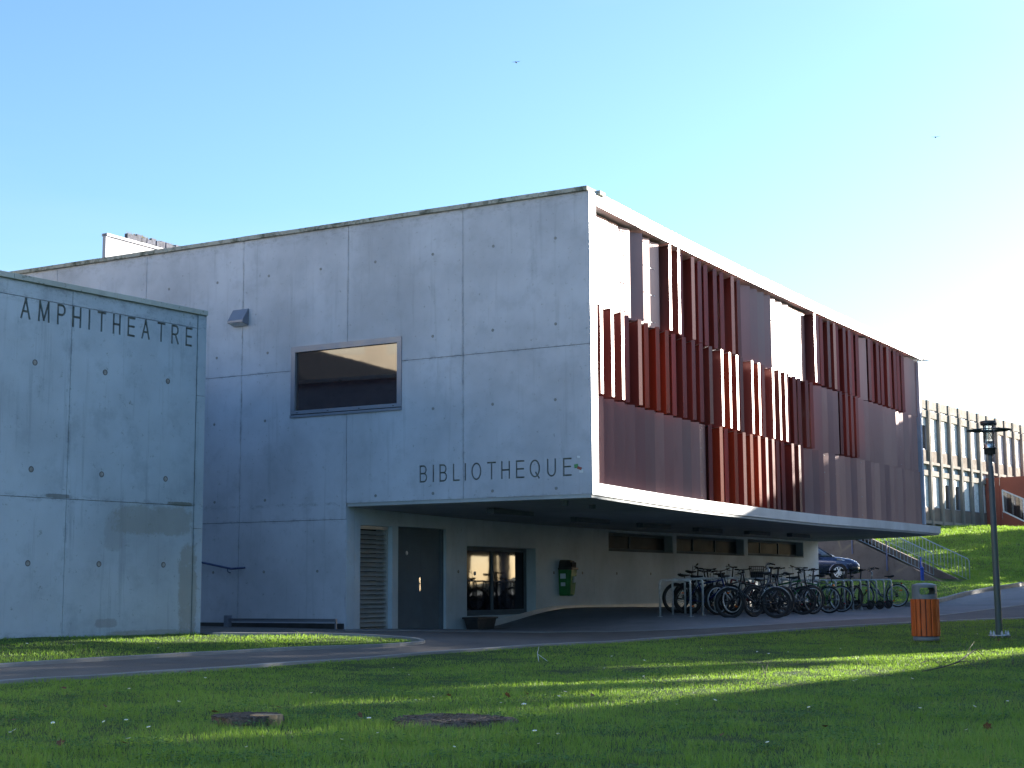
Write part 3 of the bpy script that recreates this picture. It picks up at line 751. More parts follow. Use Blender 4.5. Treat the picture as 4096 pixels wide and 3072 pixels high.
rowB = states([(0, 5.24, jit(31, .8)), (5.24, 5.75, 12), (5.75, 12.0, jit(-62, 15)), (12.0, 23, lambda k: [30, 24, 34, 20, 26, 31, 38][k % 7] + rr_.uniform(-3, 3))])
def fin_mb(theta, z0, z1):
    mb = MB(); t = R(theta); a = Vector((math.cos(t), -math.sin(t), 0)); b = Vector((math.sin(t), math.cos(t), 0))
    th = .010; n0 = -a * .222
    def q(al, be): p = a * al + b * be; return (p.x, p.y)
    prof = [q(-.222, 0), q(.222, 0), q(.222, th), q(-.222 + th, th), q(-.222 + th, .09), q(-.222, .09)]
    mb.prism([(p[0], p[1], z0) for p in prof], (0, 0, z1 - z0))
    # small top bracket
    br = [q(-.222 + th + .002, th + .002), q(.12, th + .002), q(-.222 + th + .002, .085)]
    mb.prism([(p[0], p[1], z1 - .014) for p in br], (0, 0, .008), 1)
    if theta > 5 and theta < 25:
        for zz in (z0 + .1, z0 + (z1 - z0) * .37, z0 + (z1 - z0) * .68, z1 - .08):
            for al in (-.06, .05):
                p = q(al, 0); mb.box((p[0] - .008, p[1] - .014, zz), (p[0] + .008, p[1] + .003, zz + .016), 1)
    return mb
far = MB(); cnt = 0; plan = []
for row, (st, z0, z1) in enumerate(((rowT, 6.165, 7.90), (rowM, 4.50, 6.15), (rowB, 2.885, 4.485))):
    for k, (v, a) in enumerate(st): plan.append((k, row, v, a, z0, z1))
plan.sort()
for k, row, v, a, z0, z1 in plan:
    mb = fin_mb(a, z0 + sag(v), z1 + sag(v))
    if cnt < 100: mb.build('louvre_fin', [MT['finbounce' if a < -20 else 'fin'], MT['galv']], LIB, loc=(v, .20, 0))
    else:
        mb.xf(Matrix.Translation((v, .20, 0))); b0 = len(far.v); far.v += mb.v
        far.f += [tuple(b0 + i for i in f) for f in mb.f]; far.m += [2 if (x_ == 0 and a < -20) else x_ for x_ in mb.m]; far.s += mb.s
    cnt += 1
tag(far.build('louvre_fins', [MT['fin'], MT['galv'], MT['finbounce']], LIB), kind='stuff')
# upper window in the long wall
wf = MB()
for (u0, u1, z0, z1) in ((4.03, 6.69, 5.715, 5.83), (4.03, 6.69, 4.47, 4.54), (4.03, 4.14, 4.54, 5.715), (6.58, 6.69, 4.54, 5.715)):
    wf.box((-.012, u0 + .003, z0 + .001), (.12, u1 - .003, z1 - .001))
wf.box((-.03, 4.03, 4.405), (.12, 6.69, 4.452)); wf.box((.0, 4.04, 4.452), (.12, 6.68, 4.47), 1)
for u in (4.2, 5.0, 5.75, 6.5): wf.box((-.016, u, 4.49), (-.01, u + .035, 4.503), 1)
winf = wf.build('window', [MT['alu'], MT['black']], LIB)
g_ = MB(); g_.box((.045, 4.14, 4.54), (.055, 6.58, 5.715)); g_.build('pane', MT['glass'], winf)
wl_ = MB(); wl_.prism([(-.002, 7.79, 6.38), (-.20, 7.79, 6.42), (-.20, 7.79, 6.47), (-.03, 7.79, 6.72), (-.002, 7.79, 6.72)], (0, .40, 0))
lampw = wl_.build('wall_lamp', MT['alu'], LIB, bevel=.006)
g2_ = MB(); g2_.prism([(-.02, 7.81, 6.376), (-.185, 7.81, 6.412), (-.185, 7.81, 6.408), (-.02, 7.81, 6.37)], (0, .36, 0)); g2_.build('lens', MT['paper'], lampw)
stk = MB()
for (u, z, w, h, mi) in ((.25, 3.33, .06, .04, 1), (.30, 3.17, .08, .07, 0), (.235, 3.13, .09, .05, 2), (.20, 3.08, .08, .06, 1)):
    stk.box((-.004 - .001 * mi, u - w / 2, z - h / 2), (-.001, u + w / 2, z + h / 2), mi, Matrix.Translation((0, u, z)) @ Matrix.Rotation(.25 * (mi - 1) + .1, 4, 'X') @ Matrix.Translation((0, -u, -z)))
stk.build('stickers', [MT['stickergreen'], MT['paper'], MT['redbike']], LIB)
# handrail and low metal rail at the foot of the long wall
hr = MB(); hr.tube([(-.10, 9.9, 1.80), (-.10, 8.85, 1.58), (-.10, 8.05, 1.44), (-.10, 7.70, 1.455)], .022, 10)
for u in (8.95, 8.15): hr.tube([(-.10, u, 1.55 if u > 8.5 else 1.45), (-.08, u, 1.38), (.0, u, 1.36)], .01, 6)
hr.build('handrail', MT['navyrail'], LIB)
lr = MB(); lr.box((-.28, 5.32, .40), (-.24, 7.95, .452)); lr.box((-.30, 5.32, .453), (-.22, 7.95, .462)); lr.box((-.33, 7.92, .12), (-.21, 8.02, .52)); lr.box((-.25, 5.33, .1), (-.23, 5.37, .40))
lr.build('low_rail', MT['alu'], LIB)
pl_ = MB(); pl_.box((-.03, 5.33, -.1), (-.002, 11, .37)); pl_.build('pit_shade_strip', MT['dark'], LIB)  # dark sheet standing for the gloom of the pit and mossy wall foot

# undercroft wall
U0 = 5.30
rc = MB()
def rbox(v0, v1, z0, z1, j=''): rc.box((v0 + (G if 'r' in j else 0), U0, z0), (v1 - (G if 'l' in j else 0), U0 + .4, z1))
ZB, ZT = -.2, 2.61
rc.box((.003, 5.2975, ZB), (.27 - G, 5.3015, ZT)); rbox(.27, .47, ZB, ZT, 'r'); rbox(.47, 1.58, 2.265, ZT); rbox(1.58, 1.79, ZB, ZT); rbox(1.79, 3.6, 2.28, ZT); rbox(3.6, 4.46, ZB, ZT, 'l'); rbox(4.46, 7.55, ZB, .43, ''); rbox(4.46, 7.55, 1.94, ZT, 'rl')
rbox(7.55, 10.6, ZB, ZT, 'rl'); rbox(10.6, 11.44, ZB, ZT, 'r'); rbox(11.44, 15.5, ZB, 1.97); rbox(11.44, 15.5, 2.44, ZT); rbox(15.5, 15.77, ZB, ZT, ''); rbox(15.77, 20.95, ZB, 1.98); rbox(15.77, 20.95, 2.47, ZT)
rbox(20.95, 21.29, ZB, ZT); rbox(21.29, 26.5, ZB, 2.01); rbox(21.29, 26.5, 2.50, ZT); rbox(26.5, 28.07, ZB, ZT)
for z, vs_ in ((1.38, (4.1, 8.45, 9.95, 11.9, 14.0, 16.0, 18.2, 20.4)),):
    for v in vs_: ring(rc, (v, U0, z), (0, -1, 0), .035)
rc.build('undercroft_wall', [MT['wallrec'], MT['holerim'], MT['hole']], LIB)
di = MB(); di.box((.02, U0 + .395, -.2), (27.7, U0 + .42, 2.6)); di.box((.0, U0 + .02, 2.2), (.0001, U0 + .021, 2.21)); di.build('interior', MT['interior'], LIB)
sk = MB(); sk.prism([(4.7, U0, .02), (8.55, U0, .36), (27.9, U0, .22), (27.9, U0, .52), (14, U0, .585), (8.35, U0, .595), (4.6, U0, .22)], (0, -.018, 0)); sk.build('skirting', MT['slab'], LIB)
lv = MB(); lv.box((.475, U0 + .10, .1), (.53, U0 + .2, 2.26)); lv.box((1.53, U0 + .10, .1), (1.575, U0 + .2, 2.26)); lv.box((.53, U0 + .1, 2.20), (1.53, U0 + .2, 2.26)); lv.box((.53, U0 + .1, .1), (1.53, U0 + .2, .16))
z = .2
while z < 2.17:
    lv.prism([(.53, U0 + .10, z), (.53, U0 + .108, z - .008), (.53, U0 + .20, z + .066), (.53, U0 + .192, z + .074)], (1.0, 0, 0)); z += .0905
lv.build('louvre_grille', MT['louvre'], LIB)
dv = MB(); dv.box((1.80, U0 + .1, .10), (2.778, U0 + .15, 2.27)); dv.build('door_leaf', MT['doorpaint'], LIB, bevel=.004)
dv = MB(); dv.box((2.786, U0 + .103, .10), (3.50, U0 + .15, 2.27)); dr2 = dv.build('door_leaf', MT['doorpaint'], LIB, bevel=.004)
dv = MB(); dv.box((3.504, U0 + .06, .10), (3.598, U0 + .15, 2.27)); dv.build('door_frame', MT['doorpaint'], LIB)
dh = MB(); dh.box((2.70, U0 + .085, .97), (2.755, U0 + .10, 1.25)); dh.tube([(2.727, U0 + .09, 1.13), (2.727, U0 + .04, 1.13), (2.62, U0 + .035, 1.13)], .011, 8); dh.build('door_handle', MT['chrome'], LIB)
ds = MB(); ds.lathe([(.001, 0), (.045, 0), (.045, .002)], (2.25, U0 + .096, 1.75), 16, 0, 'y'); ds.build('door_sticker', MT['paper'], LIB)
def ribbon(v0, v1, z0, z1, mull, d=.28, fw=.07, gl='glassstrip'):
    fb = MB(); fb.box((v0, U0 + d - .03, z1 - fw), (v1, U0 + d + .04, z1)); fb.box((v0, U0 + d - .03, z0), (v1, U0 + d + .04, z0 + fw))
    for a in [v0] + mull + [v1 - fw]: fb.box((a, U0 + d - .03, z0 + fw), (a + fw, U0 + d + .04, z1 - fw))
    fb.box((v0, U0 - .015, z0 - .025), (v1, U0 + d - .031, z0 + .001))
    w = fb.build('window', MT['doorpaint'], LIB)
    g = MB(); g.box((v0 + .02, U0 + d, z0 + .02), (v1 - .02, U0 + d + .012, z1 - .02)); g.build('pane', MT[gl], w); return w
wbig = ribbon(4.46, 7.55, .455, 1.935, [5.93], gl='glassplain', fw=.085)
s2 = MB(); s2.lathe([(.001, 0), (.045, 0), (.045, .002)], (5.25, U0 + .272, 1.35), 16, 0, 'y'); s2.build('window_sticker', MT['paper'], wbig)
ribbon(11.44, 15.5, 1.975, 2.435, [13.2]); ribbon(15.77, 20.95, 1.985, 2.465, [17.5, 19.2]); ribbon(21.29, 26.5, 2.015, 2.495, [23.0, 24.7])
bl = MB()
for v0, v1, z0, z1 in ((11.7, 15.2, 2.0, 2.36), (16, 17.4, 2.05, 2.4), (17.7, 19.1, 2.02, 2.40), (19.4, 20.6, 2.05, 2.38), (21.6, 22.8, 2.08, 2.44), (23.3, 24.5, 2.05, 2.44)):
    bl.box((v0, U0 + .31, z0), (v1, U0 + .315, z1))
bl.build('window_blinds', MT['beige'], LIB)
for v in (2.2, 5.7, 9.0, 12.3, 15.8, 19.2):
    q = MB(); q.box((v - .8, 2.82, 2.50 + sag(v)), (v + .8, 2.99, 2.598 + sag(v))); q.box((v - .74, 2.85, 2.485 + sag(v)), (v + .74, 2.96, 2.499 + sag(v)), 1)
    q.build('soffit_light', [MT['doorpaint'], MT['alu']], LIB, bevel=.01)
for v in (.5, 1.6):
    sp = MB(); sp.lathe([(.001, 2.50), (.06, 2.50), (.07, 2.598)], (v, .8, 0), 14); sp.build('soffit_spotlight', MT['doorpaint'], LIB)
# screen wall and planted trays on the roof
rs = MB()
rs.box((6.7, 18.5, 8.0), (6.86, 18.62, 10.93)); 
for i in range(6): rs.box((6.864 + i * 1.9, 18.51, 8.0), (6.856 + (i + 1) * 1.9, 18.6, 10.86)); 
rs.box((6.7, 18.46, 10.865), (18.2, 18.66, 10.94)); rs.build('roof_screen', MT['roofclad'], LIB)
rp = MB(); rq = random.Random(4)
for i in range(46):
    v = 7.55 + i * .2; z = 10.95 + rq.uniform(-.01, .03)
    rp.box((v, 18.5 + rq.uniform(0, .03), z), (v + .197, 18.62, z + .17 + rq.uniform(-.04, .03)))
rp.build('roof_trays', MT['planter'], LIB)
rp = MB()
for i in range(420):
    v = 7.55 + rq.random() * 9.2; h = rq.uniform(.03, .1); d = rq.uniform(-.03, .03); z = 11.08
    rp.add([(v, 18.56, z), (v + .05, 18.57, z), (v + d, 18.57, z + h + .04)], [(0, 1, 2)])
rp.build('roof_sedum', MT['sedum'], LIB)

# ------------------------------------------------------------------ amphitheatre
AROT = math.atan2(nA.y, nA.x)
AM = empty('amphitheatre_building', AMc, AROT, 'blue grey concrete lecture hall wall engraved AMPHITHEATRE beside the lawn', 'lecture hall')
a1 = MB(); a2 = MB()
def ap(mb, y0, y1, z0, z1, j=''):
    mb.box((-.3, y0 + (G if 'l' in j else 0), z0 + (G if 'b' in j else 0)), (0, y1 - (G if 'r' in j else 0), z1 - (G if 't' in j else 0)))
for (z0, z1, jj, tgt) in ((5.46, 5.70, 'b', a1), (2.43, 5.46, 'bt', a2), (-.2, 2.43, 't', a1)):
    ap(tgt, -2.855, -.2, z0, z1, jj + 'lr'); ap(tgt, -5.52, -2.855, z0, z1, jj + 'lr')
    ap(a1, -8.2, -5.52, z0, z1, jj + 'lr'); ap(a1, -14, -8.2, z0, z1, jj + 'r')
a1.box((-.3, -.19, -.2), (.012, 0.0, 2.05)); a1.box((-.3, -.19, 2.058), (.012, 0.0, 4.30)); a1.box((-.3, -.19, 4.308), (.012, 0.0, 5.70))
for z, ys in ((4.48, (-.84, -2.17, -3.53, -4.9)), (2.85, (-.84, -2.18, -3.53, -4.9)), (1.44, (-.84, -2.18, -3.53, -4.9))):
    for y in ys: ring(a1, (0, y, z), (1, 0, 0), .048)
a1o = a1.build('wall', [MT['amph'], MT['holerim'], MT['hole']], AM)
w3 = a2.build('wall', MT['amph'], AM)
def s_of(px, py):
    r = ray(px, py); t = (AMc - EYE).dot(nA) / r.dot(nA); p = EYE + r * t; return (p - AMc).dot(dA)
ax_ = [(182, 262), (334, 428), (497, 566), (630, 700), (760, 784), (844, 912), (978, 1040), (1105, 1164), (1226, 1292), (1362, 1424), (1483, 1543), (1606, 1658)]
spA = [(s_of(a / 2.16, 900 + (720 + (a - 178) * .19) / 2.16) + .01, s_of(b / 2.16, 900 + (720 + (b - 178) * .19) / 2.16) - .01) for a, b in ax_]
engrave(w3, cutters('AMPHITHEATRE', spA, 5.125, .325, .036, lambda x, z, d: (-d, x, z), .045))
for p_ in w3.data.polygons: p_.material_index = 0
bm_ = bmesh.new(); bm_.from_mesh(a1o.data); bm_.from_mesh(w3.data); bm_.to_mesh(a1o.data); bm_.free(); bpy.data.objects.remove(w3)
q = MB(); q.box((-.28, -13.9, -.1), (-.018, -.1, 5.68)); q.build('wall_core', MT['joint'], AM)
q = MB(); q.box((-10, -.3, -.2), (-.3, 0, 5.7)); q.box((-10, -14, -.2), (-9.7, -.3, 5.7)); q.box((-9.7, -14, -.2), (-.3, -13.7, 5.7)); q.box((-9.7, -13.7, 5.3), (-.3, -.3, 5.5)); q.build('rear_wall', MT['amph'], AM)
q = MB(); q.box((-10.0, -14, 5.52), (-6.4, -.6, 7.25)); q.build('reflection_block', MT['dark'], AM)  # unseen dark block added to darken the reflection in the upper window
q = MB(); y = -14.
while y < 0: q.box((-.36, y + .002, 5.70), (.05, min(.12, y + 2.0) - .002, 5.785)); y += 2.0
q.box((-10.05, .1225 - .44, 5.70), (-.362, .12, 5.785)); q.build('coping', MT['copingA'], AM, bevel=.006)

# ------------------------------------------------------------------ old teaching block on the hill
BAZ = R(35.3); dB = Vector((math.sin(BAZ), math.cos(BAZ), 0)); nB = Vector((dB.y, -dB.x, 0)); BROT = math.atan2(nB.y, nB.x)
BL = empty('teaching_block', (24.7, 92, 0), BROT, 'two storey concrete teaching block with tall white blinds on the grassy hill', 'building')
q = MB(); q.box((-9, -14, 4.2), (-.30, 42, 12.1)); q.build('wall', MT['conc2'], BL)
q = MB(); q.box((-.3, -14, 11.66), (.05, 42, 12.19)); q.build('parapet', MT['conc2'], BL)
for nm, z0, z1, x1 in (('lintel', 11.14, 11.55, .07), ('ledge', 8.27, 8.43, .12), ('lintel', 7.59, 7.91, .07), ('ledge', 4.68, 4.87, .12)):
    q = MB(); q.box((-.298, -14, z0), (x1, 42, z1)); q.build(nm, MT['conc2'], BL)
q = MB(); q.box((-.296, -14, 11.56), (-.02, 42, 11.655)); q.box((-.28, -14, 7.915), (-.1, 42, 8.265)); q.box((-9, -14, 3.0), (-1.4, 42, 4.19)); q.build('dark_band', MT['wallrec'], BL)
rb = random.Random(9)
for i in range(-6, 22):
    s0 = 1.0 + 1.84 * i
    q = MB()
    for z0, z1 in ((4.3, 7.93), (7.94, 11.56), (11.57, 12.20)):
        e = .17 if z0 < 11 else .12
        q.box((-.29, s0 - .15, z0), (e, s0 - .03, z1)); q.box((-.29, s0 + .03, z0), (e, s0 + .15, z1)); q.box((-.29, s0 - .03, z0), (e - .05, s0 + .03, z1))
    q.build('pilaster', MT['conc2'], BL)
    for zf, zs, zt in ((8.43, 9.13, 11.14), (4.87, 5.66, 7.59)):
        q = MB(); q.box((-.29, s0 + .15, zf), (.02, s0 + 1.69, zs)); q.build('spandrel', MT['spandrel'], BL)
        q = MB(); q.box((-.28, s0 + .15, zs), (-.02, s0 + .20, zt)); q.box((-.28, s0 + 1.64, zs), (-.02, s0 + 1.69, zt)); q.box((-.28, s0 + .2, zs), (-.02, s0 + 1.64, zs + .05))
        wi = q.build('window', MT['alu'], BL)
        op = rb.random() < .22
        q = MB(); q.box((-.06, s0 + .2, zs + (1.5 if op else .05)), (-.05, s0 + 1.64, zt)); q.build('blind', MT['blind'], wi)
        if op:
            q = MB(); q.box((-.10, s0 + .2, zs + .05), (-.09, s0 + 1.64, zs + 1.5)); q.build('pane', MT['glass'], wi)
            q = MB(); q.box((-.088, s0 + .9, zs + .05), (-.05, s0 + .96, zs + 1.5)); q.box((-.088, s0 + .5, zs + .05), (-.07, s0 + .9, zs + 1.49)); q.build('curtain', MT['blind'], wi)
# red stair annex
ANo = Vector((24.7, 92, 0)) + dB * 11.3
AN = empty('red_annex', ANo, BROT, 'red clad annex with slanting window sloping down beside the lamp post', 'building')
q = MB(); q.prism([(0, 0, 4.6), (1.4, 0, 4.25), (2.7, 0, 3.75), (6, 0, 2.4), (6.6, 0, 2.2), (6.6, 0, 8.07), (0, 0, 8.0)], (0, 6, 0)); q.build('cladding', MT['redclad'], AN)
q = MB()
wq = [(1.17, 7.1), (3.6, 5.95), (3.6, 4.55), (1.2, 5.8)]
def quad(i0, i1, w):
    (x0, z0), (x1, z1) = wq[i0], wq[i1]; d = Vector((x1 - x0, z1 - z0)).normalized(); n = Vector((-d.y, d.x)) * w
    return [(x0 - d.x * w, -.05, z0 - d.y * w), (x1 + d.x * w, -.05, z1 + d.y * w), (x1 + d.x * w + n.x, -.05, z1 + d.y * w + n.y), (x0 - d.x * w + n.x, -.05, z0 - d.y * w + n.y)]
for i in range(4): q.prism(quad(i, (i + 1) % 4, .09), (0, .049 - .002 * i, 0))
q.prism([(2.42, -.045, 6.5), (2.50, -.045, 6.46), (2.53, -.045, 5.12), (2.45, -.045, 5.16)], (0, .04, 0))
aw = q.build('window', MT['white'], AN)
q = MB(); q.prism([(x, -.02, z) for x, z in wq], (0, .018, 0)); q.build('pane', MT['glass'], aw)
q = MB(); q.prism([(2.6, -.03, 6.35), (2.95, -.03, 6.2), (2.95, -.03, 5.05), (2.6, -.03, 5.2)], (0, .005, 0)); q.build('blind', MT['blind'], aw)
for x_, z_ in ((.95, 7.45), (1.05, 5.2), (3.4, 6.9), (3.5, 4.0)):
    q = MB(); q.box((x_, -.03, z_), (x_ + .02, 0, z_ + .5)); q.build('bracket', MT['chrome'], AN)
q = MB(); q.box((.92, -.006, 4.45), (.945, 0, 7.95)); q.build('panel_joint', MT['redbike'], AN)
q = MB(); q.prism([(.3, -.2, 3.9), (3.5, -.2, 2.5), (3.5, -.2, 3.35), (2.4, -.2, 3.95), (1.2, -.2, 4.35), (.5, -.2, 4.45)], (0, .5, 0)); q.build('ramp_wall', MT['conc2'], AN)

# ------------------------------------------------------------------ outside the frame: what throws the long shadows and shows in the panes
SD2 = Vector((math.sin(R(SUN_AZ)), math.cos(R(SUN_AZ)), 0)); TE = math.tan(R(SUN_EL))
def block(name, o, rz, x0, x1, y0, y1, zt, label, wall, nw, face, zb=-.5):
    b = empty(name, o, rz, label, 'building')
    q = MB(); q.box((x0, y0, zb), (x1, y1, zt - .3)); q.build('wall', wall, b)
    q = MB(); q.box((x0 - .1, y0 - .1, zt - .3), (x1 + .1, y1 + .1, zt)); q.build('roof', MT['slab'], b)
    if zb > 0:
        for yy in np.arange(y0 + .4, y1, 4.2):
            for xx in (x0 + .5, x1 - .5): q = MB(); q.lathe([(.22, -.5), (.22, zb)], (xx, yy, 0), 14); q.build('column', wall, b)
    L_ = (y1 - y0); n = int(L_ / 3)
    for fl in range(nw):
        for i in range(n):
            yy = y0 + 1 + i * 3
            q = MB(); zz = max(1.0, zb + .6) + fl * (3.0 if zb < 0 else 2.5); xx = x0 if face < 0 else x1
            q.box((xx - .03, yy, zz), (xx + .03, yy + 1.9, zz + 1.6)); q.build('window', MT['shutter'] if wall is MT['beige'] else MT['glass'], b)
    return b
sp0 = Vector((*gp(1850, 2912), 0))
o_ = sp0 + SD2 * 22
block('low_building', o_, BROT, 0, 8, .32, 17.5, TE * 22 + .0, 'long low concrete building outside the right edge of the lawn', MT['conc2'], 1, -1)
block('lawn_shade_block', o_, BROT, .02, 6, -12.5, .3, TE * 22 + 1.3, 'unseen taller block added beside the low building to shade the lawn', MT['conc2'], 1, -1)  # unseen block added to shade the left end of the sunlit streak
wg = R(125.3); dG = Vector((math.sin(wg), math.cos(wg), 0)); GROT = math.atan2(dG.y, dG.x) - math.pi / 2   # local y runs along the wall
block('side_building', (18.9, 51.2, 0), GROT, -9, 0, 0, 18, 8.05, 'taller concrete building beyond the low one to the right', MT['amph'], 2, 1, 2.5)  # columns added so bright sky beneath it shows in the undercroft window
wv = R(155); block('shuttered_building', (-46, 6, 0), math.atan2(math.sin(R(25)), math.cos(R(25))), -10, 0, -22, 30, 19, 'sunlit beige building with roller shutters across the lawn', MT['beige'], 6, 1)

def tree(name, x, y, h, cr, cz, nleaf, seed, label, leafr=.10, bare=False):
    rt = random.Random(seed); z0 = T(x, y) - .1
    t = empty(name, (x, y, z0), 0, label, 'tree', 'trees to the right of the lawn')
    q = MB(); tips = []
    def grow(p, d, L, r, lev):
        n = 4; pts = [p]; dd_ = d.copy()
        for i in range(n):
            dd_ = (dd_ + Vector((rt.uniform(-.2, .2), rt.uniform(-.2, .2), rt.uniform(-.02, .14)))).normalized(); pts.append(pts[-1] + dd_ * L / n)
        q.tube(pts, [r * (1 - .45 * i / n) for i in range(n + 1)], 6 if lev < 2 else 4, 0, False)
        tips.append(pts[-1])
        if lev < (5 if bare else 3):
            for k in range(3 if lev else 6):
                i = rt.randint(2, n); a = rt.uniform(0, 6.28); up_ = rt.uniform(.1, .8)
                nd = (dd_ * .7 + Vector((math.cos(a), math.sin(a), up_)) * .8).normalized()
                grow(pts[i], nd, L * rt.uniform(.55, .75), r * .5, lev + 1)
    grow(Vector((0, 0, 0)), Vector((0, 0, 1)), h * .45, .16, 0)
    q.build('trunk', MT['tree'], t)
    q = MB()
    cl = [(Vector((rt.gauss(0, .45), rt.gauss(0, .45), rt.gauss(0, .4))) , rt.uniform(.28, .5)) for _ in range(16)]
    for i in range(nleaf):
        c, rr = cl[rt.randrange(16)]; d = Vector((rt.gauss(0, 1), rt.gauss(0, 1), rt.gauss(0, 1))).normalized() * rr * rt.random() ** .4
        p = (c + d) * cr; p.z = p.z * .85 + cz
        if p.z < cz - cr * .8: continue
        a = Vector((rt.gauss(0, 1), rt.gauss(0, 1), rt.gauss(0, 1))).normalized() * leafr; b = a.cross(Vector((rt.random(), rt.random(), 1))).normalized() * leafr * .6
        q.add([p - a, p + b, p + a, p - b], [(0, 1, 2, 3)])
    if nleaf: q.build('crown', MT['leafy'], t)
    return t
for i in range(1, 10):
    c = sp0 + SD2 * 20.5 + dB * (-16.3 + i * 3.6)
    zc_ = TE * 20.5 + .46 + 1.9 + (.35 if i in (4, 5, 6) else 0)
    tree('small_tree', c.x, c.y, 6, 2.25, zc_ + .25, 4600, 40 + i, 'small bushy evergreen, %s in the row by the low building' % ('nearest', 'second nearest', 'third nearest', 'fourth nearest', 'fifth nearest', 'fifth from the far end', 'fourth from the far end', 'third from the far end', 'second from the far end', 'farthest')[i], .12)
tree('broad_tree', 20.6, 35.6, 8, 3.1, 5.2, 5200, 59, 'dense round evergreen tree between the two concrete buildings at the right', .14)
tree('bare_tree', 18.9, 44.9, 9, 1.8, 5, 0, 71, 'bare winter tree by the corner of the raised concrete building', .1, True)
for (tx, ty, h_, cr_, cz_, nl, sd_, lb) in ((30, 68, 10, 3.6, 5.4, 5200, 61, 'broad evergreen right of the car park'), (25.5, 63, 9, 3.3, 4.8, 5200, 62, 'evergreen by the road right of the lamp post, nearest of the park trees'),
        (26.5, 58, 9, 3.3, 5.3, 5600, 63, 'low evergreen beside the taller concrete building'), (34, 75, 9, 3.2, 4.6, 4600, 64, 'evergreen at the foot of the hill'),
        (40.2, 82.9, 8, 3.3, 3.9, 6500, 65, 'dense evergreen right of the hill, nearest of three'), (37.8, 86.7, 8, 3.3, 3.9, 6500, 66, 'dense evergreen right of the hill, middle of three'), (36.2, 90.6, 8, 3.3, 3.9, 6500, 67, 'dense evergreen right of the hill, farthest of three')):
    tree('park_tree', tx, ty, h_, cr_, cz_, nl, sd_, lb, .19)

# ------------------------------------------------------------------ lamp post
lp = at(3998, 2550, 28.2)
LP = empty('lamp_post', (lp.x, lp.y, T(lp.x, lp.y)), 0, 'tall grey lamp post with round disc shade standing on the lawn', 'street lamp')
LP.rotation_euler = (0, R(-.3), 0)
q = MB(); q.lathe([(.001, 0), (.19, 0), (.19, .018), (.001, .018)], (0, 0, .05), 24)
for a in (25, 80, 145, 215, 270, 335): q.lathe([(.001, -.04), (.018, -.04), (.022, .02), (.022, .055), (.012, .06), (.010, .085), (.001, .085)], (.155 * math.cos(R(a)), .155 * math.sin(R(a)), .06), 8)
q.build('base_plate', MT['galv'], LP)
m, nt, N, L, P = newmat('lamp post paint')     # grey blue tube with algae towards its foot
tc = N.new('ShaderNodeTexCoord').outputs['Object']; spx = N.new('ShaderNodeSeparateXYZ'); L.new(tc, spx.inputs[0])
al = math_(nt, 'MULTIPLY', ramp(nt, noise(nt, 5, 5, .7, tc, (1, 1, .25)), .38, .6), ramp(nt, spx.outputs[2], 1.2, 2.1, .85, 0))
L.new(mix(nt, (.075, .092, .105), (.085, .12, .055), al), P.inputs['Base Color']); P.inputs['Roughness'].default_value = .5; MT['post'] = m
q = MB(); q.lathe([(.062, .068), (.060, .6), (.056, 2.0), (.052, 3.12), (.050, 3.14), (.038, 3.15), (.038, 3.25), (.044, 3.27), (.044, 3.36), (.001, 3.36)], n=20); q.build('pole', MT['post'], LP)
hd = MB(); hd.lathe([(.001, 3.36), (.095, 3.36), (.10, 3.37), (.10, 3.455), (.125, 3.46), (.125, 3.475), (.001, 3.475)], n=28)
for a in (20, 110, 200, 290): hd.tube([(.118 * math.cos(R(a)), .118 * math.sin(R(a)), 3.47), (.118 * math.cos(R(a)), .118 * math.sin(R(a)), 3.90)], .009, 6)
hd.lathe([(.001, 3.9), (.145, 3.9), (.148, 3.93), (.148, 3.965), (.14, 3.975), (.001, 3.99)], n=28)
for z in np.arange(3.64, 3.80, .018): hd.lathe([(.086, z), (.090, z + .004), (.086, z + .008)], n=20)
head = hd.build('lamp_head', MT['dark'], LP)
q = MB(); q.lathe([(.155, 3.815), (.40, 3.80), (.405, 3.806), (.40, 3.812), (.155, 3.83), (.155, 3.815)], n=48); sh = q.build('disc_shade', MT['doorpaint'], LP)
sh.location = (0, 0, 0)
q = MB(); q.lathe([(.088, 3.476), (.085, 3.53), (.062, 3.60), (.001, 3.605)], n=20); q.build('reflector_cone', MT['chrome'], LP)
q = MB(); q.lathe([(.105, 3.476), (.105, 3.898)], n=28); q.build('lamp_glass', MT['lampglass'], LP)

# ------------------------------------------------------------------ orange litter bin
bp = at(3705, 2562, 27.3)
BS = .93
OB = empty('litter_bin', (bp.x, bp.y, T(bp.x, bp.y)), 0, 'round litter bin with orange slats and grey hood standing on the grass', 'bin')
OB.scale = (BS, BS, BS * .985)
H0 = 0.03
q = MB(); q.lathe([(.001, H0), (.235, H0), (.242, H0 + .01), (.242, H0 + .075), (.001, H0 + .075)], n=40); q.build('base', MT['bingrey'], OB)
q = MB(); q.lathe([(.232, H0 + .08), (.225, H0 + .765)], n=40); q.build('inner_drum', MT['dark'], OB)
for k in range(16):
    a = 2 * math.pi * k / 16; X = Matrix.Rotation(a, 4, 'Z'); q = MB(); w = .0415
    q.prism([(.236, -w, H0 + .085), (.250, -w, H0 + .085), (.262, -w + .01, H0 + .085), (.264, 0, H0 + .085), (.262, w - .01, H0 + .085), (.250, w, H0 + .085), (.236, w, H0 + .085)], (0, 0, .70))
    q.xf(X); q.build('slat', MT['binorange'], OB, bevel=.004)
hood = MB(); n = 96; zl = np.linspace(.80, 1.03, 24); vs = []; rad = .232
for z in zl:
    for k in range(n): t = 2 * math.pi * k / n; vs.append((rad * math.cos(t), rad * math.sin(t), z + H0))
fs = []
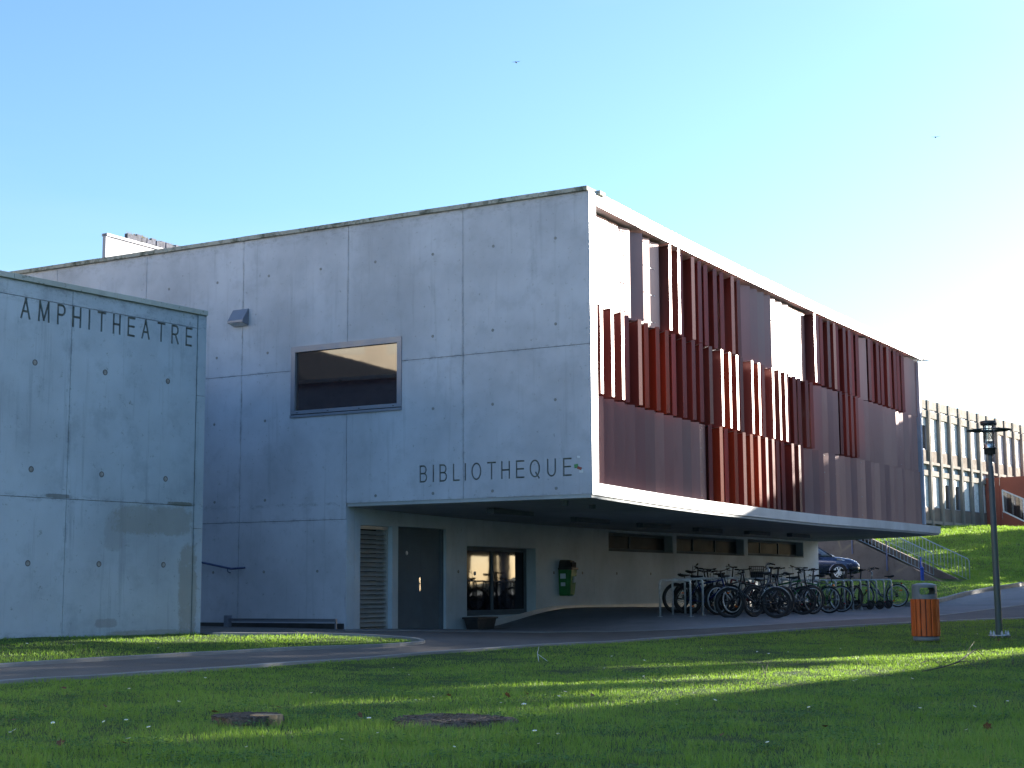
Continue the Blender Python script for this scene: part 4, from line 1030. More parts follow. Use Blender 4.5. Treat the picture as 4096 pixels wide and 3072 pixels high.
def opening(t, z):     # stadium shaped mouth, one on each side
    for c in (R(-88), R(92)):
        d = (t - c + math.pi) % (2 * math.pi) - math.pi; x = d * rad; hh = .066; hw = .165
        if abs(x) < hw - hh and abs(z - .935) < hh: return True
        if math.hypot(abs(x) - (hw - hh), z - .935) < hh and abs(x) >= hw - hh: return True
    return False
for i in range(len(zl) - 1):
    for k in range(n):
        if not opening(2 * math.pi * (k + .5) / n, (zl[i] + zl[i + 1]) / 2): fs.append((i * n + k, i * n + (k + 1) % n, (i + 1) * n + (k + 1) % n, (i + 1) * n + k))
hood.add(vs, fs, 0, True); hood.lathe([(.232, 1.03 + H0), (.236, 1.035 + H0), (.22, 1.06 + H0), (.14, 1.085 + H0), (.001, 1.097 + H0)], n=48); hood.lathe([(.225, .785 + H0), (.238, .785 + H0), (.238, .80 + H0), (.232, .805 + H0)], n=48)
ho = hood.build('hood', MT['bingrey'], OB); s_ = ho.modifiers.new('thick', 'SOLIDIFY'); s_.thickness = .005; s_.offset = -1

# ------------------------------------------------------------------ green wall bin
GB = empty('wall_bin', tuple(lib(8.88, 5.30, 0)), LROT, 'green plastic bin with black hood hanging on the undercroft wall', 'bin')
def shell(pw, pd, z): return [(-pw / 2, 0, z), (-pw / 2, -pd * .8, z), (-pw / 2 * .7, -pd, z), (pw / 2 * .7, -pd, z), (pw / 2, -pd * .8, z), (pw / 2, 0, z)]
def loft(mb, rings, mi=0, cap=True, sm=False):
    vs = [p for r_ in rings for p in r_]; n = len(rings[0])
    fs = [(i * n + k, i * n + (k + 1) % n, (i + 1) * n + (k + 1) % n, (i + 1) * n + k) for i in range(len(rings) - 1) for k in range(n)]
    if cap: fs += [tuple(range(n - 1, -1, -1)), tuple((len(rings) - 1) * n + k for k in range(n))]
    return mb.add(vs, fs, mi, sm)
q = MB(); loft(q, [shell(.30, .24, .83), shell(.35, .27, .87), shell(.42, .33, 1.45)]); gbb = q.build('body', MT['green'], GB, bevel=.012)
q = MB(); loft(q, [shell(.45, .36, 1.45), shell(.45, .36, 1.50)]); loft(q, [shell(.40, .32, 1.50), shell(.38, .30, 1.56), shell(.30, .28, 1.66), shell(.2, .18, 1.69)])
q.box((-.12, -.325, 1.52), (.12, -.28, 1.63), 1); q.build('lid', [MT['dark'], MT['black']], GB, bevel=.01)
q = MB()
for (x_, z_, w_, h_, r_) in ((.03, 1.22, .09, .14, .2), (-.02, 1.17, .05, .06, .5)): q.box((x_ - w_ / 2, -.345, z_ - h_ / 2), (x_ + w_ / 2, -.30, z_ + h_ / 2), 0, None)
q.box((-.222, -.20, 1.24), (-.19, -.06, 1.36)); q.box((-.212, -.18, 1.06), (-.17, -.07, 1.15)); q.build('torn_stickers', MT['wallrec'], GB)

# planter pot
pp = lib(4.55, 5.02); PT = MB()
zz = T(pp.x, pp.y) + .0
def rect(w, d, z): return [(-w, -d, z), (w, -d, z), (w, d, z), (-w, d, z)]
loft(PT, [rect(.33, .14, 0), rect(.40, .17, .24), rect(.43, .2, .245), rect(.43, .2, .28), rect(.37, .15, .28), rect(.35, .13, .10)])
pt = PT.build('planter_trough', MT['dark'], None, bevel=.006); pt.location = (pp.x, pp.y, zz); pt.rotation_euler = (0, 0, LROT)
tag(pt, 'empty black plastic planter trough by the undercroft window', 'planter')

# ------------------------------------------------------------------ bicycle stands
hp = []
d0 = at(2641, 2464, 34.5)
rk = Vector((math.sin(R(34)), math.cos(R(34)), 0))
q = MB(); rr0 = .024
pts = [(0, 0, -.03), (0, 0, .74)] + [(.07 - .07 * math.cos(R(a)), 0, .74 + .07 * math.sin(R(a))) for a in (30, 60, 90)] + [(.61 + .07 * math.sin(R(a)), 0, .74 + .07 * math.cos(R(a))) for a in (0, 30, 60, 90)] + [(.68, 0, -.03)]
q.tube(pts, rr0, 10)
for x_ in (0, .68): q.lathe([(.001, 0), (.06, 0), (.06, .008), (.001, .008)], (x_, 0, 0), 14)
stand = q.build('bike_stand', MT['galv'])
for i in range(22):
    o = stand if i == 0 else stand.copy()
    if i: COL.objects.link(o)
    p = Vector((d0.x, d0.y, 0)) + rk * (.60 * i)
    o.location = (p.x, p.y, T(p.x + .3, p.y)); o.rotation_euler = (0, 0, R(-1))
    hp.append(p)
    o['group'] = 'galvanised bicycle stands under the overhang'; o['category'] = 'bike stand'
    o['label'] = {0: 'galvanised hoop bike stand nearest the recess window, leftmost of the row', 21: 'galvanised hoop bike stand farthest right, beside the silver mudguard bicycle'}.get(i, 'galvanised hoop bike stand in the middle of the row among the bicycles')

# ------------------------------------------------------------------ bicycles
def wheel(par, x, R_=.335, tyre=.025, rimmat='dark', sp='dark', yaw=0., spokes=20):
    hub = MB()
    for k in range(spokes):
        a = 2 * math.pi * k / spokes; a2 = a + (.35 if k % 2 else -.35); hw = .03 if k % 4 < 2 else -.03
        hub.tube([(.02 * math.cos(a2), hw, .02 * math.sin(a2)), ((R_ - .04) * math.cos(a), 0, (R_ - .04) * math.sin(a))], .0016, 3, 0, False)
    hub.lathe([(.001, -.05), (.022, -.05), (.022, .05), (.001, .05)], n=10, axis='y')
    w = hub.build('wheel', MT[sp], par); w.location = (x, 0, R_); w.rotation_euler = (0, 0, yaw)
    t = MB(); t.torus(R_ - tyre, tyre, n=40, k=8); t.build('tyre', MT['black'], w)
    r = MB(); r.lathe([(R_ - 2 * tyre - .018, -.011), (R_ - 2 * tyre - .018, .011), (R_ - 2 * tyre + .004, .013), (R_ - 2 * tyre + .004, -.013), (R_ - 2 * tyre - .018, -.011)], n=40, axis='y'); r.build('rim', MT[rimmat], w)
    return w
def bicycle(px, d, face, label, paint='blackpaint', R_=.335, tyre=.025, step=False, rim='dark', rim2=None, steer=0., guards=None, rack=None, basket=False, bars='flat', fork='blackpaint', saddle_z=.93, reflect=False, motor=False, lean=0., wb=1.05, yaw=0., light=False, bar_z=1.02):
    p = at(px, 2400, d); b = empty('bicycle', (p.x, p.y, T(p.x, p.y)), (0 if face > 0 else math.pi) + R(yaw), label, 'bicycle', 'bicycles parked at the stands')
    b.rotation_euler = (R(lean), 0, b.rotation_euler[2])
    xr, xf_ = -wb / 2, wb / 2; bb = Vector((xr + .43, 0, .29)); st = Vector((bb.x - .17, 0, .72)); hb = Vector((xf_ - .20, 0, .62)); ht = Vector((xf_ - .26, 0, .82)); ra = Vector((xr, 0, R_)); fa = Vector((xf_, 0, R_))
    f = MB(); rt = .018
    if step: f.tube([ht - Vector((0, 0, .06)), (ht.x - .18, 0, .52), bb + Vector((.08, 0, .08)), bb], .024, 8)
    else: f.tube([ht - Vector((.0, 0, .03)), st - Vector((0, 0, .03))], rt, 8)
    f.tube([hb + Vector((0, 0, .02)), bb], .026, 8); f.tube([bb, st + Vector((-.01, 0, .03))], rt, 8); f.tube([hb, ht], .022, 8)
    for s in (-1, 1):
        f.tube([bb + Vector((0, s * .03, 0)), ra + Vector((0, s * .06, 0))], .011, 6); f.tube([st + Vector((0, s * .015, -.04)), ra + Vector((0, s * .06, 0))], .009, 6)
    if motor: f.lathe([(.001, -.06), (.11, -.06), (.12, 0), (.11, .06), (.001, .06)], tuple(bb), 16, axis='y')
    f.build('frame', MT[paint], b)
    k = MB(); c, s_ = math.cos(steer), math.sin(steer)
    hbv = (hb + ht) / 2
    X = Matrix.Translation(hbv) @ Matrix.Rotation(steer, 4, Vector((-.28, 0, .96))) @ Matrix.Translation(-hbv)
    for s in (-1, 1): k.tube([hb + Vector((.01, s * .05, 0)), hb + Vector((.06, s * .055, -.12)), fa + Vector((0, s * .055, 0))], [.016, .014, .010], 7)
    k.tube([hb + Vector((.01, -.055, .0)), hb + Vector((.01, .055, 0))], .016, 6)
    k.xf(X); k.build('fork', MT[fork], b)
    top = ht + Vector((-.03, 0, bar_z - .86))
    k = MB(); k.tube([ht, top], .016, 8); k.tube([top, top + Vector((.07, 0, .02))], .016, 8); c0 = top + Vector((.07, 0, .02))
    if bars == 'flat': k.tube([c0 + Vector((-.06, -.30, .02)), c0 + Vector((-.02, -.1, .0)), c0, c0 + Vector((-.02, .1, .0)), c0 + Vector((-.06, .30, .02))], .012, 7)
    else: k.tube([c0 + Vector((-.20, -.28, .08)), c0 + Vector((-.06, -.2, .12)), c0 + Vector((.03, -.08, .01)), c0, c0 + Vector((.03, .08, .01)), c0 + Vector((-.06, .2, .12)), c0 + Vector((-.20, .28, .08))], .011, 7)
    k.xf(X); hbm = k.build('handlebar', MT['chrome' if bars != 'flat' else 'dark'], b)
    k = MB()
    for s in (-1, 1):
        e = c0 + (Vector((-.06, s * .30, .02)) if bars == 'flat' else Vector((-.20, s * .28, .08))); i_ = c0 + (Vector((-.035, s * .18, .01)) if bars == 'flat' else Vector((-.10, s * .235, .105)))
        k.tube([i_, e], .018, 8); k.tube([i_ + Vector((.0, 0, -.01)), i_ + Vector((.05, s * .02, -.03)), i_ + Vector((.06, s * .1, -.035))], .006, 5)
        k.tube([i_, i_ + Vector((.09, -s * .06, .02)), hb + Vector((.06, s * .03, .12)), hb + Vector((.03, s * .03, -.05))], .003, 4)
    k.xf(X); k.build('grips', MT['black'], hbm)
    sa = st + Vector((-.03, 0, saddle_z - .76)); k = MB()
    k.tube([st, sa - Vector((0, 0, .02))], .013, 7); k.build('seat_post', MT['chrome' if paint in ('greypaint', 'greenbike') else 'dark'], b)
    k = MB(); loft(k, [[(sa.x - .14, y_ * 1.0, sa.z + z_) for y_, z_ in ((-.08, .02), (-.05, .05), (.05, .05), (.08, .02), (0, -.01))], [(sa.x - .05, y_, sa.z + z_) for y_, z_ in ((-.085, .0), (-.05, .035), (.05, .035), (.085, .0), (0, -.03))],
        [(sa.x + .05, y_, sa.z + z_) for y_, z_ in ((-.035, .01), (-.02, .03), (.02, .03), (.035, .01), (0, -.01))], [(sa.x + .14, y_, sa.z + z_) for y_, z_ in ((-.02, .015), (-.01, .03), (.01, .03), (.02, .015), (0, .0))]], 0, True, True)
    k.build('saddle', MT['black'], b)
    k = MB(); k.lathe([(.07, -.045), (.095, -.045), (.095, -.04), (.07, -.04), (.07, -.045)], tuple(bb), 24, axis='y'); k.tube([bb + Vector((0, -.06, 0)), bb + Vector((.12, -.07, -.12))], .010, 6); k.tube([bb + Vector((0, .06, 0)), bb + Vector((-.12, .07, .12))], .010, 6)
    k.box((bb.x + .07, -.17, bb.z - .14), (bb.x + .17, -.08, bb.z - .115)); k.box((bb.x - .17, .08, bb.z + .11), (bb.x - .07, .17, bb.z + .135))
    k.lathe([(.001, -.035), (.05, -.035), (.04, -.02), (.001, -.02)], tuple(ra), 16, axis='y')
    for zz_ in (.05, -.045): k.tube([ra + Vector((0, -.04, zz_)), bb + Vector((0, -.042, zz_ * 1.8))], .004, 4)
    k.build('crankset', MT['dark'], b)
    w1 = wheel(b, xr, R_, tyre, rim); w2 = wheel(b, 0, R_, tyre, rim2 or rim); fw = X @ fa; w2.location = fw; w2.rotation_euler = (0, 0, steer)
    if guards:
        for cx_, w_, a0, a1 in ((0, w1, 25, 175), (0, w2, 20, 150)):
            k = MB(); vs = []
            for i in range(15):
                a = R(a0 + (a1 - a0) * i / 14)
                for o2, rr in ((-.026, R_ + .012), (0, R_ + .022), (.026, R_ + .012)): vs.append((rr * math.cos(a), o2, rr * math.sin(a)))
            fs = [(i * 3 + j, i * 3 + j + 1, (i + 1) * 3 + j + 1, (i + 1) * 3 + j) for i in range(14) for j in range(2)]
            k.add(vs, fs, 0, True); g = k.build('mudguard', MT[guards], b); g.location = w_.location; g.rotation_euler = w_.rotation_euler
            sd_ = g.modifiers.new('thick', 'SOLIDIFY'); sd_.thickness = .003
    if rack:
        k = MB(); z_ = .72
        for s in (-1, 1): k.tube([(st.x - .05, s * .05, z_), (xr - .12, s * .06, z_)], .008, 6); k.tube([(xr, s * .06, R_), (xr - .02, s * .06, z_)], .006, 5); k.tube([(xr, s * .06, R_), (xr + .12, s * .06, z_)], .006, 5)
        for x_ in np.linspace(st.x - .1, xr - .1, 4): k.tube([(x_, -.06, z_), (x_, .06, z_)], .006, 5)
        k.tube([(xr - .12, -.06, z_), (xr - .12, .06, z_)], .008, 6); k.build('luggage_rack', MT[rack], b)
        k = MB(); k.box((xr - .15, -.03, z_ - .05), (xr - .125, .03, z_ - .01)); k.build('rear_light', MT['red'], b)
    if basket:
        k = MB(); c_ = c0 + Vector((.22, 0, -.22)); a_, b_, h_ = .17, .19, .26
        for z_ in (0, .06, .12, .18, h_):
            e = .82 + .18 * z_ / h_; k.tube([c_ + Vector((sx * a_ * e, sy * b_ * e, z_)) for sx, sy in ((-1, -1), (1, -1), (1, 1), (-1, 1), (-1, -1))], .008 if z_ in (0, h_) else .004, 5)
        for t in range(28):
            u = t / 28 * 4; sd = int(u); fr_ = u - sd; cs = [(-1, -1), (1, -1), (1, 1), (-1, 1), (-1, -1)]; sx = cs[sd][0] + (cs[sd + 1][0] - cs[sd][0]) * fr_; sy = cs[sd][1] + (cs[sd + 1][1] - cs[sd][1]) * fr_
            k.tube([c_ + Vector((sx * a_ * .82, sy * b_ * .82, 0)), c_ + Vector((sx * a_, sy * b_, h_))], .006, 4, 0, False)
        k.box((c_.x - a_ * .8, c_.y - b_ * .8, c_.z + .01), (c_.x + a_ * .8, c_.y + b_ * .8, c_.z + .14), 1)
        k.xf(X); k.build('basket', [MT['dark'], MT['black']], b)
    if reflect:
        for w_ in (w1, w2):
            k = MB()
            for a in (-.9, 2.2): k.box((.19 * math.cos(a) - .035, -.014, .19 * math.sin(a) - .018), (.19 * math.cos(a) + .035, -.006, .19 * math.sin(a) + .018))
            k.build('reflector', MT['amber'], w_)
    if light:
        k = MB(); k.lathe([(.001, .06), (.03, .05), (.034, 0), (.001, 0)], (hb.x + .06, 0, hb.z + .12), 12, axis='x'); k.xf(X); k.build('front_light', MT['dark'], b)
    return b
bicycle(2800, 36.6, 1, 'black electric bicycle with motor at the left end of the stands', motor=True, R_=.345, tyre=.028, lean=2, wb=1.0, yaw=34, saddle_z=.97)
bicycle(2836, 36.2, -1, 'dark mountain bicycle with thick tyres, its top tube behind the blue bicycle', R_=.345, tyre=.03, steer=.5, lean=-3, wb=1.05, yaw=-36, bar_z=1.10)
bicycle(2842, 35.4, 1, 'blue mountain bicycle with pale rim and orange spoke reflectors', 'bluebike', R_=.345, tyre=.03, rim2='white', steer=-.45, reflect=True, fork='galv', wb=1.08, yaw=-24, saddle_z=.9)
bicycle(2976, 36.8, -1, 'black bicycle with dark red top tube, third from the left', 'redbike', steer=.45, R_=.345, wb=1.06, yaw=-14, bar_z=1.12, light=True)
bicycle(3012, 34.6, -1, 'big wheeled black bicycle with wide saddle and pale rear mudguard', 'blackpaint', R_=.345, tyre=.03, rack=None, guards='galv', wb=1.05, lean=2, yaw=4, saddle_z=1.03)
bicycle(3120, 36.6, -1, 'silver bicycle with raised chrome handlebar and black front basket', 'greypaint', basket=True, bars='raised', fork='white', step=True, R_=.335, wb=1.05, yaw=-12, saddle_z=.9, bar_z=1.12)
bicycle(3158, 38.2, 1, 'green bicycle half hidden by the silver one with the basket', 'greenbike', R_=.345, wb=1.06, yaw=-22, steer=.3)
bicycle(3236, 38.4, -1, 'green city bicycle with green luggage rack and rear lamp', 'greenbike', rack='greenbike', guards=None, rim='galv', R_=.335, wb=1.08, yaw=-38, steer=-.3, saddle_z=.95, bar_z=1.15).rotation_euler[2] += 0
bicycle(3292, 40.0, -1, 'grey road bicycle with thin high saddle right of the green one', 'chrome', rim='galv', R_=.34, tyre=.018, wb=1.0, yaw=-35, saddle_z=1.07, bar_z=.95)
bicycle(3362, 42.5, 1, 'black bicycle behind the scooters in front of the parked car', 'blackpaint', R_=.34, wb=1.0, yaw=30, saddle_z=.85, bar_z=.92)
bicycle(3522, 45.6, -1, 'city bicycle with silver mudguards at the right end of the stands', 'greypaint', rack='dark', guards='chrome', step=True, R_=.34, tyre=.022, rim='galv', reflect=True, bars='raised', wb=1.02, yaw=3, saddle_z=.93, bar_z=1.06, light=True)

bicycle(2782, 36.0, 1, 'black bicycle with thick tyres, its front half behind the blue bicycle', R_=.35, tyre=.033, lean=1, wb=1.04, yaw=22, saddle_z=.9, bar_z=.98)
bicycle(2945, 35.6, 1, 'black mountain bicycle with long handlebar between the red framed and the big wheeled bicycle', rim='galv', R_=.35, tyre=.032, lean=-2, wb=1.05, yaw=30, saddle_z=.92, bar_z=1.06, light=True)
bicycle(3075, 35.4, 1, 'black bicycle with fat tyres in front of the silver one with the basket', R_=.35, tyre=.034, lean=1, wb=1.0, yaw=38, saddle_z=.86, bar_z=.98)
bicycle(3190, 37.2, 1, 'dark bicycle with high saddle beside the green city bicycle', rim='chrome', R_=.345, tyre=.03, lean=2, wb=1.0, yaw=33, saddle_z=1.0, bar_z=1.08)
def scooter(px, d, rz, label, band=False, stem_l=.02):
    p = at(px, 2400, d); s = empty('kick_scooter', (p.x, p.y, T(p.x, p.y)), R(rz), label, 'electric scooter', 'electric scooters parked at the stands')
    q = MB(); q.box((-.36, -.075, .10), (.33, .075, .155)); q.prism([(.33, -.05, .11), (.44, -.03, .2), (.42, -.03, .26), (.31, -.05, .155)], (0, .09, 0)); q.build('deck', MT['dark'], s, bevel=.012)
    q = MB(); q.tube([(.46, 0, .14), (.43, 0, .30), (.33, 0, 1.08)], [.028, .026, .022], 10)
    if band: q.tube([(.39, 0, .60), (.384, 0, .65)], .029, 10, 1)
    q.build('stem', [MT['dark'], MT['yellow']], s)
    q = MB(); q.tube([(.30, -.22, 1.10), (.325, -.1, 1.09), (.33, 0, 1.09), (.325, .1, 1.09), (.30, .22, 1.10)], .014, 8); q.box((.30, -.04, 1.09), (.37, .04, 1.125)); q.tube([(.32, -.12, 1.08), (.38, -.16, 1.06)], .006, 5); q.tube([(.32, .12, 1.08), (.38, .16, 1.06)], .006, 5)
    q.build('handlebar', MT['black'], s)
    for x_, nm in ((-.46, 'rear'), (.50, 'front')):
        q = MB(); q.torus(.10, .028, n=24, k=8); q.lathe([(.001, -.022), (.075, -.022), (.078, 0), (.075, .022), (.001, .022)], n=20, axis='y'); w = q.build('wheel', MT['black'], s); w.location = (x_, 0, .128)
    q = MB(); vs = []
    for i in range(9):
        a = R(60 + 110 * i / 8); vs += [(-.46 + .145 * math.cos(a), -.035, .128 + .145 * math.sin(a)), (-.46 + .145 * math.cos(a), .035, .128 + .145 * math.sin(a))]
    q.add(vs, [(i * 2, i * 2 + 1, i * 2 + 3, i * 2 + 2) for i in range(8)], 0, True); g = q.build('mudguard', MT['dark'], s); sd_ = g.modifiers.new('t', 'SOLIDIFY'); sd_.thickness = .004
    q = MB(); q.box((-.62, -.02, .20), (-.605, .02, .23)); q.build('rear_light', MT['red'], s)
    return s
scooter(3130, 37.4, 212, 'black scooter with yellow band on its stem, left of the other scooters', True)
scooter(3160, 38.0, 208, 'black scooter just right of the yellow banded one')
scooter(3420, 42.9, 196, 'black electric scooter leaning left, first right of the thin saddle bicycle')
scooter(3455, 43.2, 188, 'black electric scooter in the middle of the right hand group')
scooter(3492, 43.9, 192, 'black electric scooter nearest the silver mudguard bicycle')
scooter(3300, 40.0, 205, 'black electric scooter behind the grey road bicycle')

# ------------------------------------------------------------------ parked car
CARX = at(3449, 2318, 62.6)
CA = empty('parked_car', (CARX.x - .1, CARX.y, T(CARX.x - 1.5, CARX.y) + .02), R(-9), 'dark blue hatchback parked before the retaining wall, seen past the library corner', 'car')
def sec(x, hw, zb, zs, zt, tw):    # lower body section
    return [(x, -hw * .9, zb), (x, -hw, zb + .12), (x, -hw * 1.0, zs - .12), (x, -hw * .95, zs), (x, -tw, zt), (x, 0, zt + .015), (x, tw, zt), (x, hw * .95, zs), (x, hw, zs - .12), (x, hw, zb + .12), (x, hw * .9, zb)]
q = MB()
st_ = [(-4.15, .62, .36, .78, .84, .5), (-4.05, .80, .26, .86, .94, .62), (-3.5, .86, .22, .92, .97, .7), (-2.6, .87, .21, .92, .96, .72), (-1.55, .87, .21, .90, .95, .72), (-1.15, .87, .21, .88, .955, .66), (-.8, .87, .22, .85, .92, .60), (-.4, .84, .24, .79, .855, .54), (-.15, .78, .26, .70, .76, .48), (-.03, .62, .30, .60, .64, .40), (.0, .52, .34, .54, .56, .34)]
loft(q, [sec(*s_) for s_ in st_], 0, True, True)
q.build('body', MT['carblue'], CA)
q = MB()
def csec(x, w0, z0, w1, z1): return [(x, -w0, z0), (x, -w1, z1), (x, 0, z1 + .03), (x, w1, z1), (x, w0, z0)]
loft(q, [csec(-4.0, .72, .93, .60, .98), csec(-3.7, .76, .95, .58, 1.35), csec(-3.2, .78, .95, .57, 1.52), csec(-2.4, .78, .95, .57, 1.54), csec(-1.85, .77, .95, .57, 1.44), csec(-1.30, .74, .95, .60, 1.10), csec(-1.0, .70, .94, .62, .965)], 0, True, True)
q.build('windscreen', MT['windscreen'], CA)
q = MB()
for s in (-1, 1):
    q.tube([(-1.1, s * .70, .96), (-1.85, s * .60, 1.45), (-2.4, s * .59, 1.55), (-3.3, s * .59, 1.53), (-3.95, s * .66, 1.0)], .03, 6); q.tube([(-2.45, s * .80, .95), (-2.4, s * .60, 1.46)], .03, 6)
q.box((-3.3, -.56, 1.545), (-2.3, .56, 1.575)); q.build('roof_frame', MT['carblue'], CA)
for s in (-1, 1):
    q = MB(); loft(q, [[(-.55, s * .80, .62), (-.62, s * .83, .80), (-.95, s * .84, .87), (-.9, s * .87, .70)], [(-.14, s * .58, .56), (-.17, s * .60, .69), (-.30, s * .66, .755), (-.35, s * .84, .64)]], 0, True, True); q.build('headlight', MT['headlight'], CA)
    q = MB(); q.lathe([(.001, 0), (.05, 0), (.06, .03), (.001, .03)], (-.10, s * .60, .36), 12, axis='x'); q.build('fog_light', MT['headlight'], CA)
    q = MB(); loft(q, [[(-1.55, s * .84, .98), (-1.6, s * .84, 1.06), (-1.7, s * .84, 1.07), (-1.7, s * .84, .98)], [(-1.52, s * 1.0, .97), (-1.56, s * 1.0, 1.08), (-1.72, s * 1.0, 1.08), (-1.72, s * 1.0, .98)]]); q.build('wing_mirror', MT['carblue'], CA, bevel=.01)
    for x_ in (-.86, -3.45):
        q = MB(); q.lathe([(.20, -.02), (.27, -.07), (.315, -.06), (.32, 0), (.315, .06), (.27, .08), (.2, .03)], n=32, axis='y'); w = q.build('wheel', MT['black'], CA); w.location = (x_, s * .80, .32)
        k = MB(); oy = s * .072
        k.lathe([(.195, oy - s * .02), (.215, oy), (.205, oy + s * .004), (.185, oy - s * .01), (.195, oy - s * .02)], n=32, axis='y'); k.lathe([(.001, oy + s * .004), (.04, oy + s * .002), (.045, oy - s * .02)], n=16, axis='y')
        for t in range(10):
            a = 2 * math.pi * t / 10; X = Matrix.Rotation(a, 4, 'Y'); k.add([X @ Vector(p) for p in ((.03, oy - s * .002, -.014), (.20, oy, -.024), (.20, oy, .024), (.03, oy - s * .002, .014))], [(0, 1, 2, 3)])
        k.build('rim', MT['white'], w)
        q = MB(); vs = []
        for i in range(19):
            a = R(-5 + 190 * i / 18)
            for rr, yy in ((.33, .862), (.39, .885), (.40, .85)): vs.append((rr * math.cos(a), s * yy, rr * math.sin(a)))
        q.add(vs, [(i * 3 + j, i * 3 + j + 1, (i + 1) * 3 + j + 1, (i + 1) * 3 + j) for i in range(18) for j in range(2)], 0, True)
        q.lathe([(.001, s * .84), (.335, s * .875)], n=32, axis='y', mi=1); g = q.build('wheel_arch', [MT['carblue'], MT['black']], CA); g.location = (x_, 0, .32)
q = MB(); q.box((-.02, -.38, .47), (.012, .38, .53), 1); q.box((-.04, -.45, .56), (.0, .45, .62)); q.box((-.03, -.50, .33), (.012, .50, .43)); q.build('grille', [MT['black'], MT['chrome']], CA)

# ------------------------------------------------------------------ retaining wall, steps and railings
R0 = at(3776, 2334, 66.0); R0 = Vector((R0.x, R0.y, 0)); zf = 1.07
RWe = empty('retaining_wall', (R0.x, R0.y, 0), math.atan2(dL.y, dL.x), 'stained brown retaining wall sloping down beside the outdoor steps', 'retaining wall')
SL = .49
q = MB(); q.prism([(0, 0, zf - .6), (11.5, 0, zf - .6), (11.5, 0, zf + .1 + SL * 11.5), (.15, 0, zf + .12), (0, 0, zf + .05)], (0, -.35, 0)); q.build('wall', MT['retain'], RWe)
q = MB(); q.prism([(-.4, -2.6, zf - .6), (11.5, -2.6, zf - .6), (11.5, -2.6, zf + .15 + SL * 11.5), (-.4, -2.6, zf - .0)], (0, -.3, 0)); q.build('far_wall', MT['retain'], RWe)
q = MB()
for i in range(34):
    x_ = .0 + i * .33; q.box((x_, -2.598, zf - .6), (x_ + .36, -.352, zf - .28 + i * .33 * SL))
    q.box((x_ - .03, -2.596, zf - .335 + i * .33 * SL), (x_ + .335, -.354, zf - .275 + i * .33 * SL), 1)
q.build('steps', [MT['retain'], MT['dark']], RWe)
def railing(name, y, x0, x1, zb, ht_, label, legs, off=0.):
    r_ = empty(name, (R0.x, R0.y, 0), math.atan2(dL.y, dL.x), label, 'railing', 'railings of the outdoor steps')
    q = MB(); zb_ = lambda x: zf + zb + SL * x
    q.tube([(x0, y, zb_(x0) + .02), (x0, y, zb_(x0) + ht_ - .08), (x0 + .06, y, zb_(x0) + ht_ + .03), (x1, y, zb_(x1) + ht_)], .022, 8)
    q.build('top_rail', MT['railblue'], r_)
    q = MB(); q.tube([(x0, y, zb_(x0) + .02), (x1, y, zb_(x1) + .02)], .016, 6); q.build('bottom_rail', MT['railblue'], r_)
    q = MB(); x_ = x0 + .16
    while x_ < x1: q.tube([(x_, y, zb_(x_) + .02), (x_, y, zb_(x_) + ht_)], .012, 5, 0, False); x_ += .155
    q.build('bars', MT['railblue'], r_)
    for lx in legs:
        q = MB(); q.box((lx - .03, y - .03, zb_(lx) - .75), (lx + .03, y + .03, zb_(lx) + .55)); q.build('post', MT['postblue'] if lx < 1 else MT['navyrail'], r_)
railing('stair_railing', -.02 + .04, .42, 11, .15, .95, 'pale blue railing on the near side of the steps, above the brown wall', (.95, 2.42, 3.95, 6.2))
railing('stair_railing', -2.75, -.45, 11, .35, .95, 'pale blue railing on the far side of the steps, against the grass', ())
bo = at(3690, 2330, 65.4); q = MB(); q.box((-.06, -.06, 0), (.06, .06, .55)); q.lathe([(.001, .55), (.085, .55), (.085, .60), (.001, .66)], n=14)
bol = q.build('bollard', MT['postblue'], None); bol.location = (bo.x, bo.y, T(bo.x, bo.y)); tag(bol, 'short bright blue bollard at the foot of the steps', 'bollard')

# ------------------------------------------------------------------ stumps, twigs, leaves, daisies
for i, ((x, y), rr) in enumerate(STUMPS):
    rs_ = random.Random(20 + i); q = MB(); n = 64
    def rad(a): return rr * (1 + .10 * math.sin(3 * a + i) + .05 * math.sin(7 * a + 1) + .03 * math.sin(13 * a))
    hs = (.055, .03)[i]; rings = []
    for k, (f_, z_) in enumerate(((1.06, -.06), (1.0, hs * .3), (.96, hs), (.9, hs + .006), (.72, hs - .004), (.5, hs + .008), (.25, hs - .002), (.02, hs + .004))):
        rings.append([(x + rad(2 * math.pi * j / n) * f_ * math.cos(2 * math.pi * j / n) * 1.0, y + rad(2 * math.pi * j / n) * f_ * math.sin(2 * math.pi * j / n), T(x, y) + z_ + (rs_.uniform(-.010, .012) if k > 2 else 0)) for j in range(n)])
    vs = [p for r_ in rings for p in r_]; fs = []; 
    loft(q, rings, 0, False)
    q.f.append(tuple(7 * n + k for k in range(n))); q.m.append(0); q.s.append(False)
    for j in range(420):    # loose chips of weathered wood
        a = rs_.uniform(0, 6.28); r2 = rr * math.sqrt(rs_.random()) * .95; X = Matrix.Translation((x + r2 * math.cos(a), y + r2 * math.sin(a), T(x, y) + hs + .006)) @ Matrix.Rotation(rs_.uniform(0, 3), 4, 'Z') @ Matrix.Rotation(rs_.uniform(-.5, .5), 4, 'X')
        q.box((-.022, -.006, -.004), (.022, .006, .006), 0, X)
    if i == 0:
        X = Matrix.Translation((x + rr * .62, y - rr * .35, T(x, y) + .04)) @ Matrix.Rotation(-.3, 4, 'Z')
        q.box((-.11, -.05, -.06), (.12, .05, .035), 1, X)
    o = q.build('tree_stump', [MT['bark'], MT['cutwood']], None, bevel=0)
    tag(o, ['low tree stump with a pale sawn right side in the sunlit grass', 'wide flat dark tree stump cut level with the grass'][i], 'tree stump')
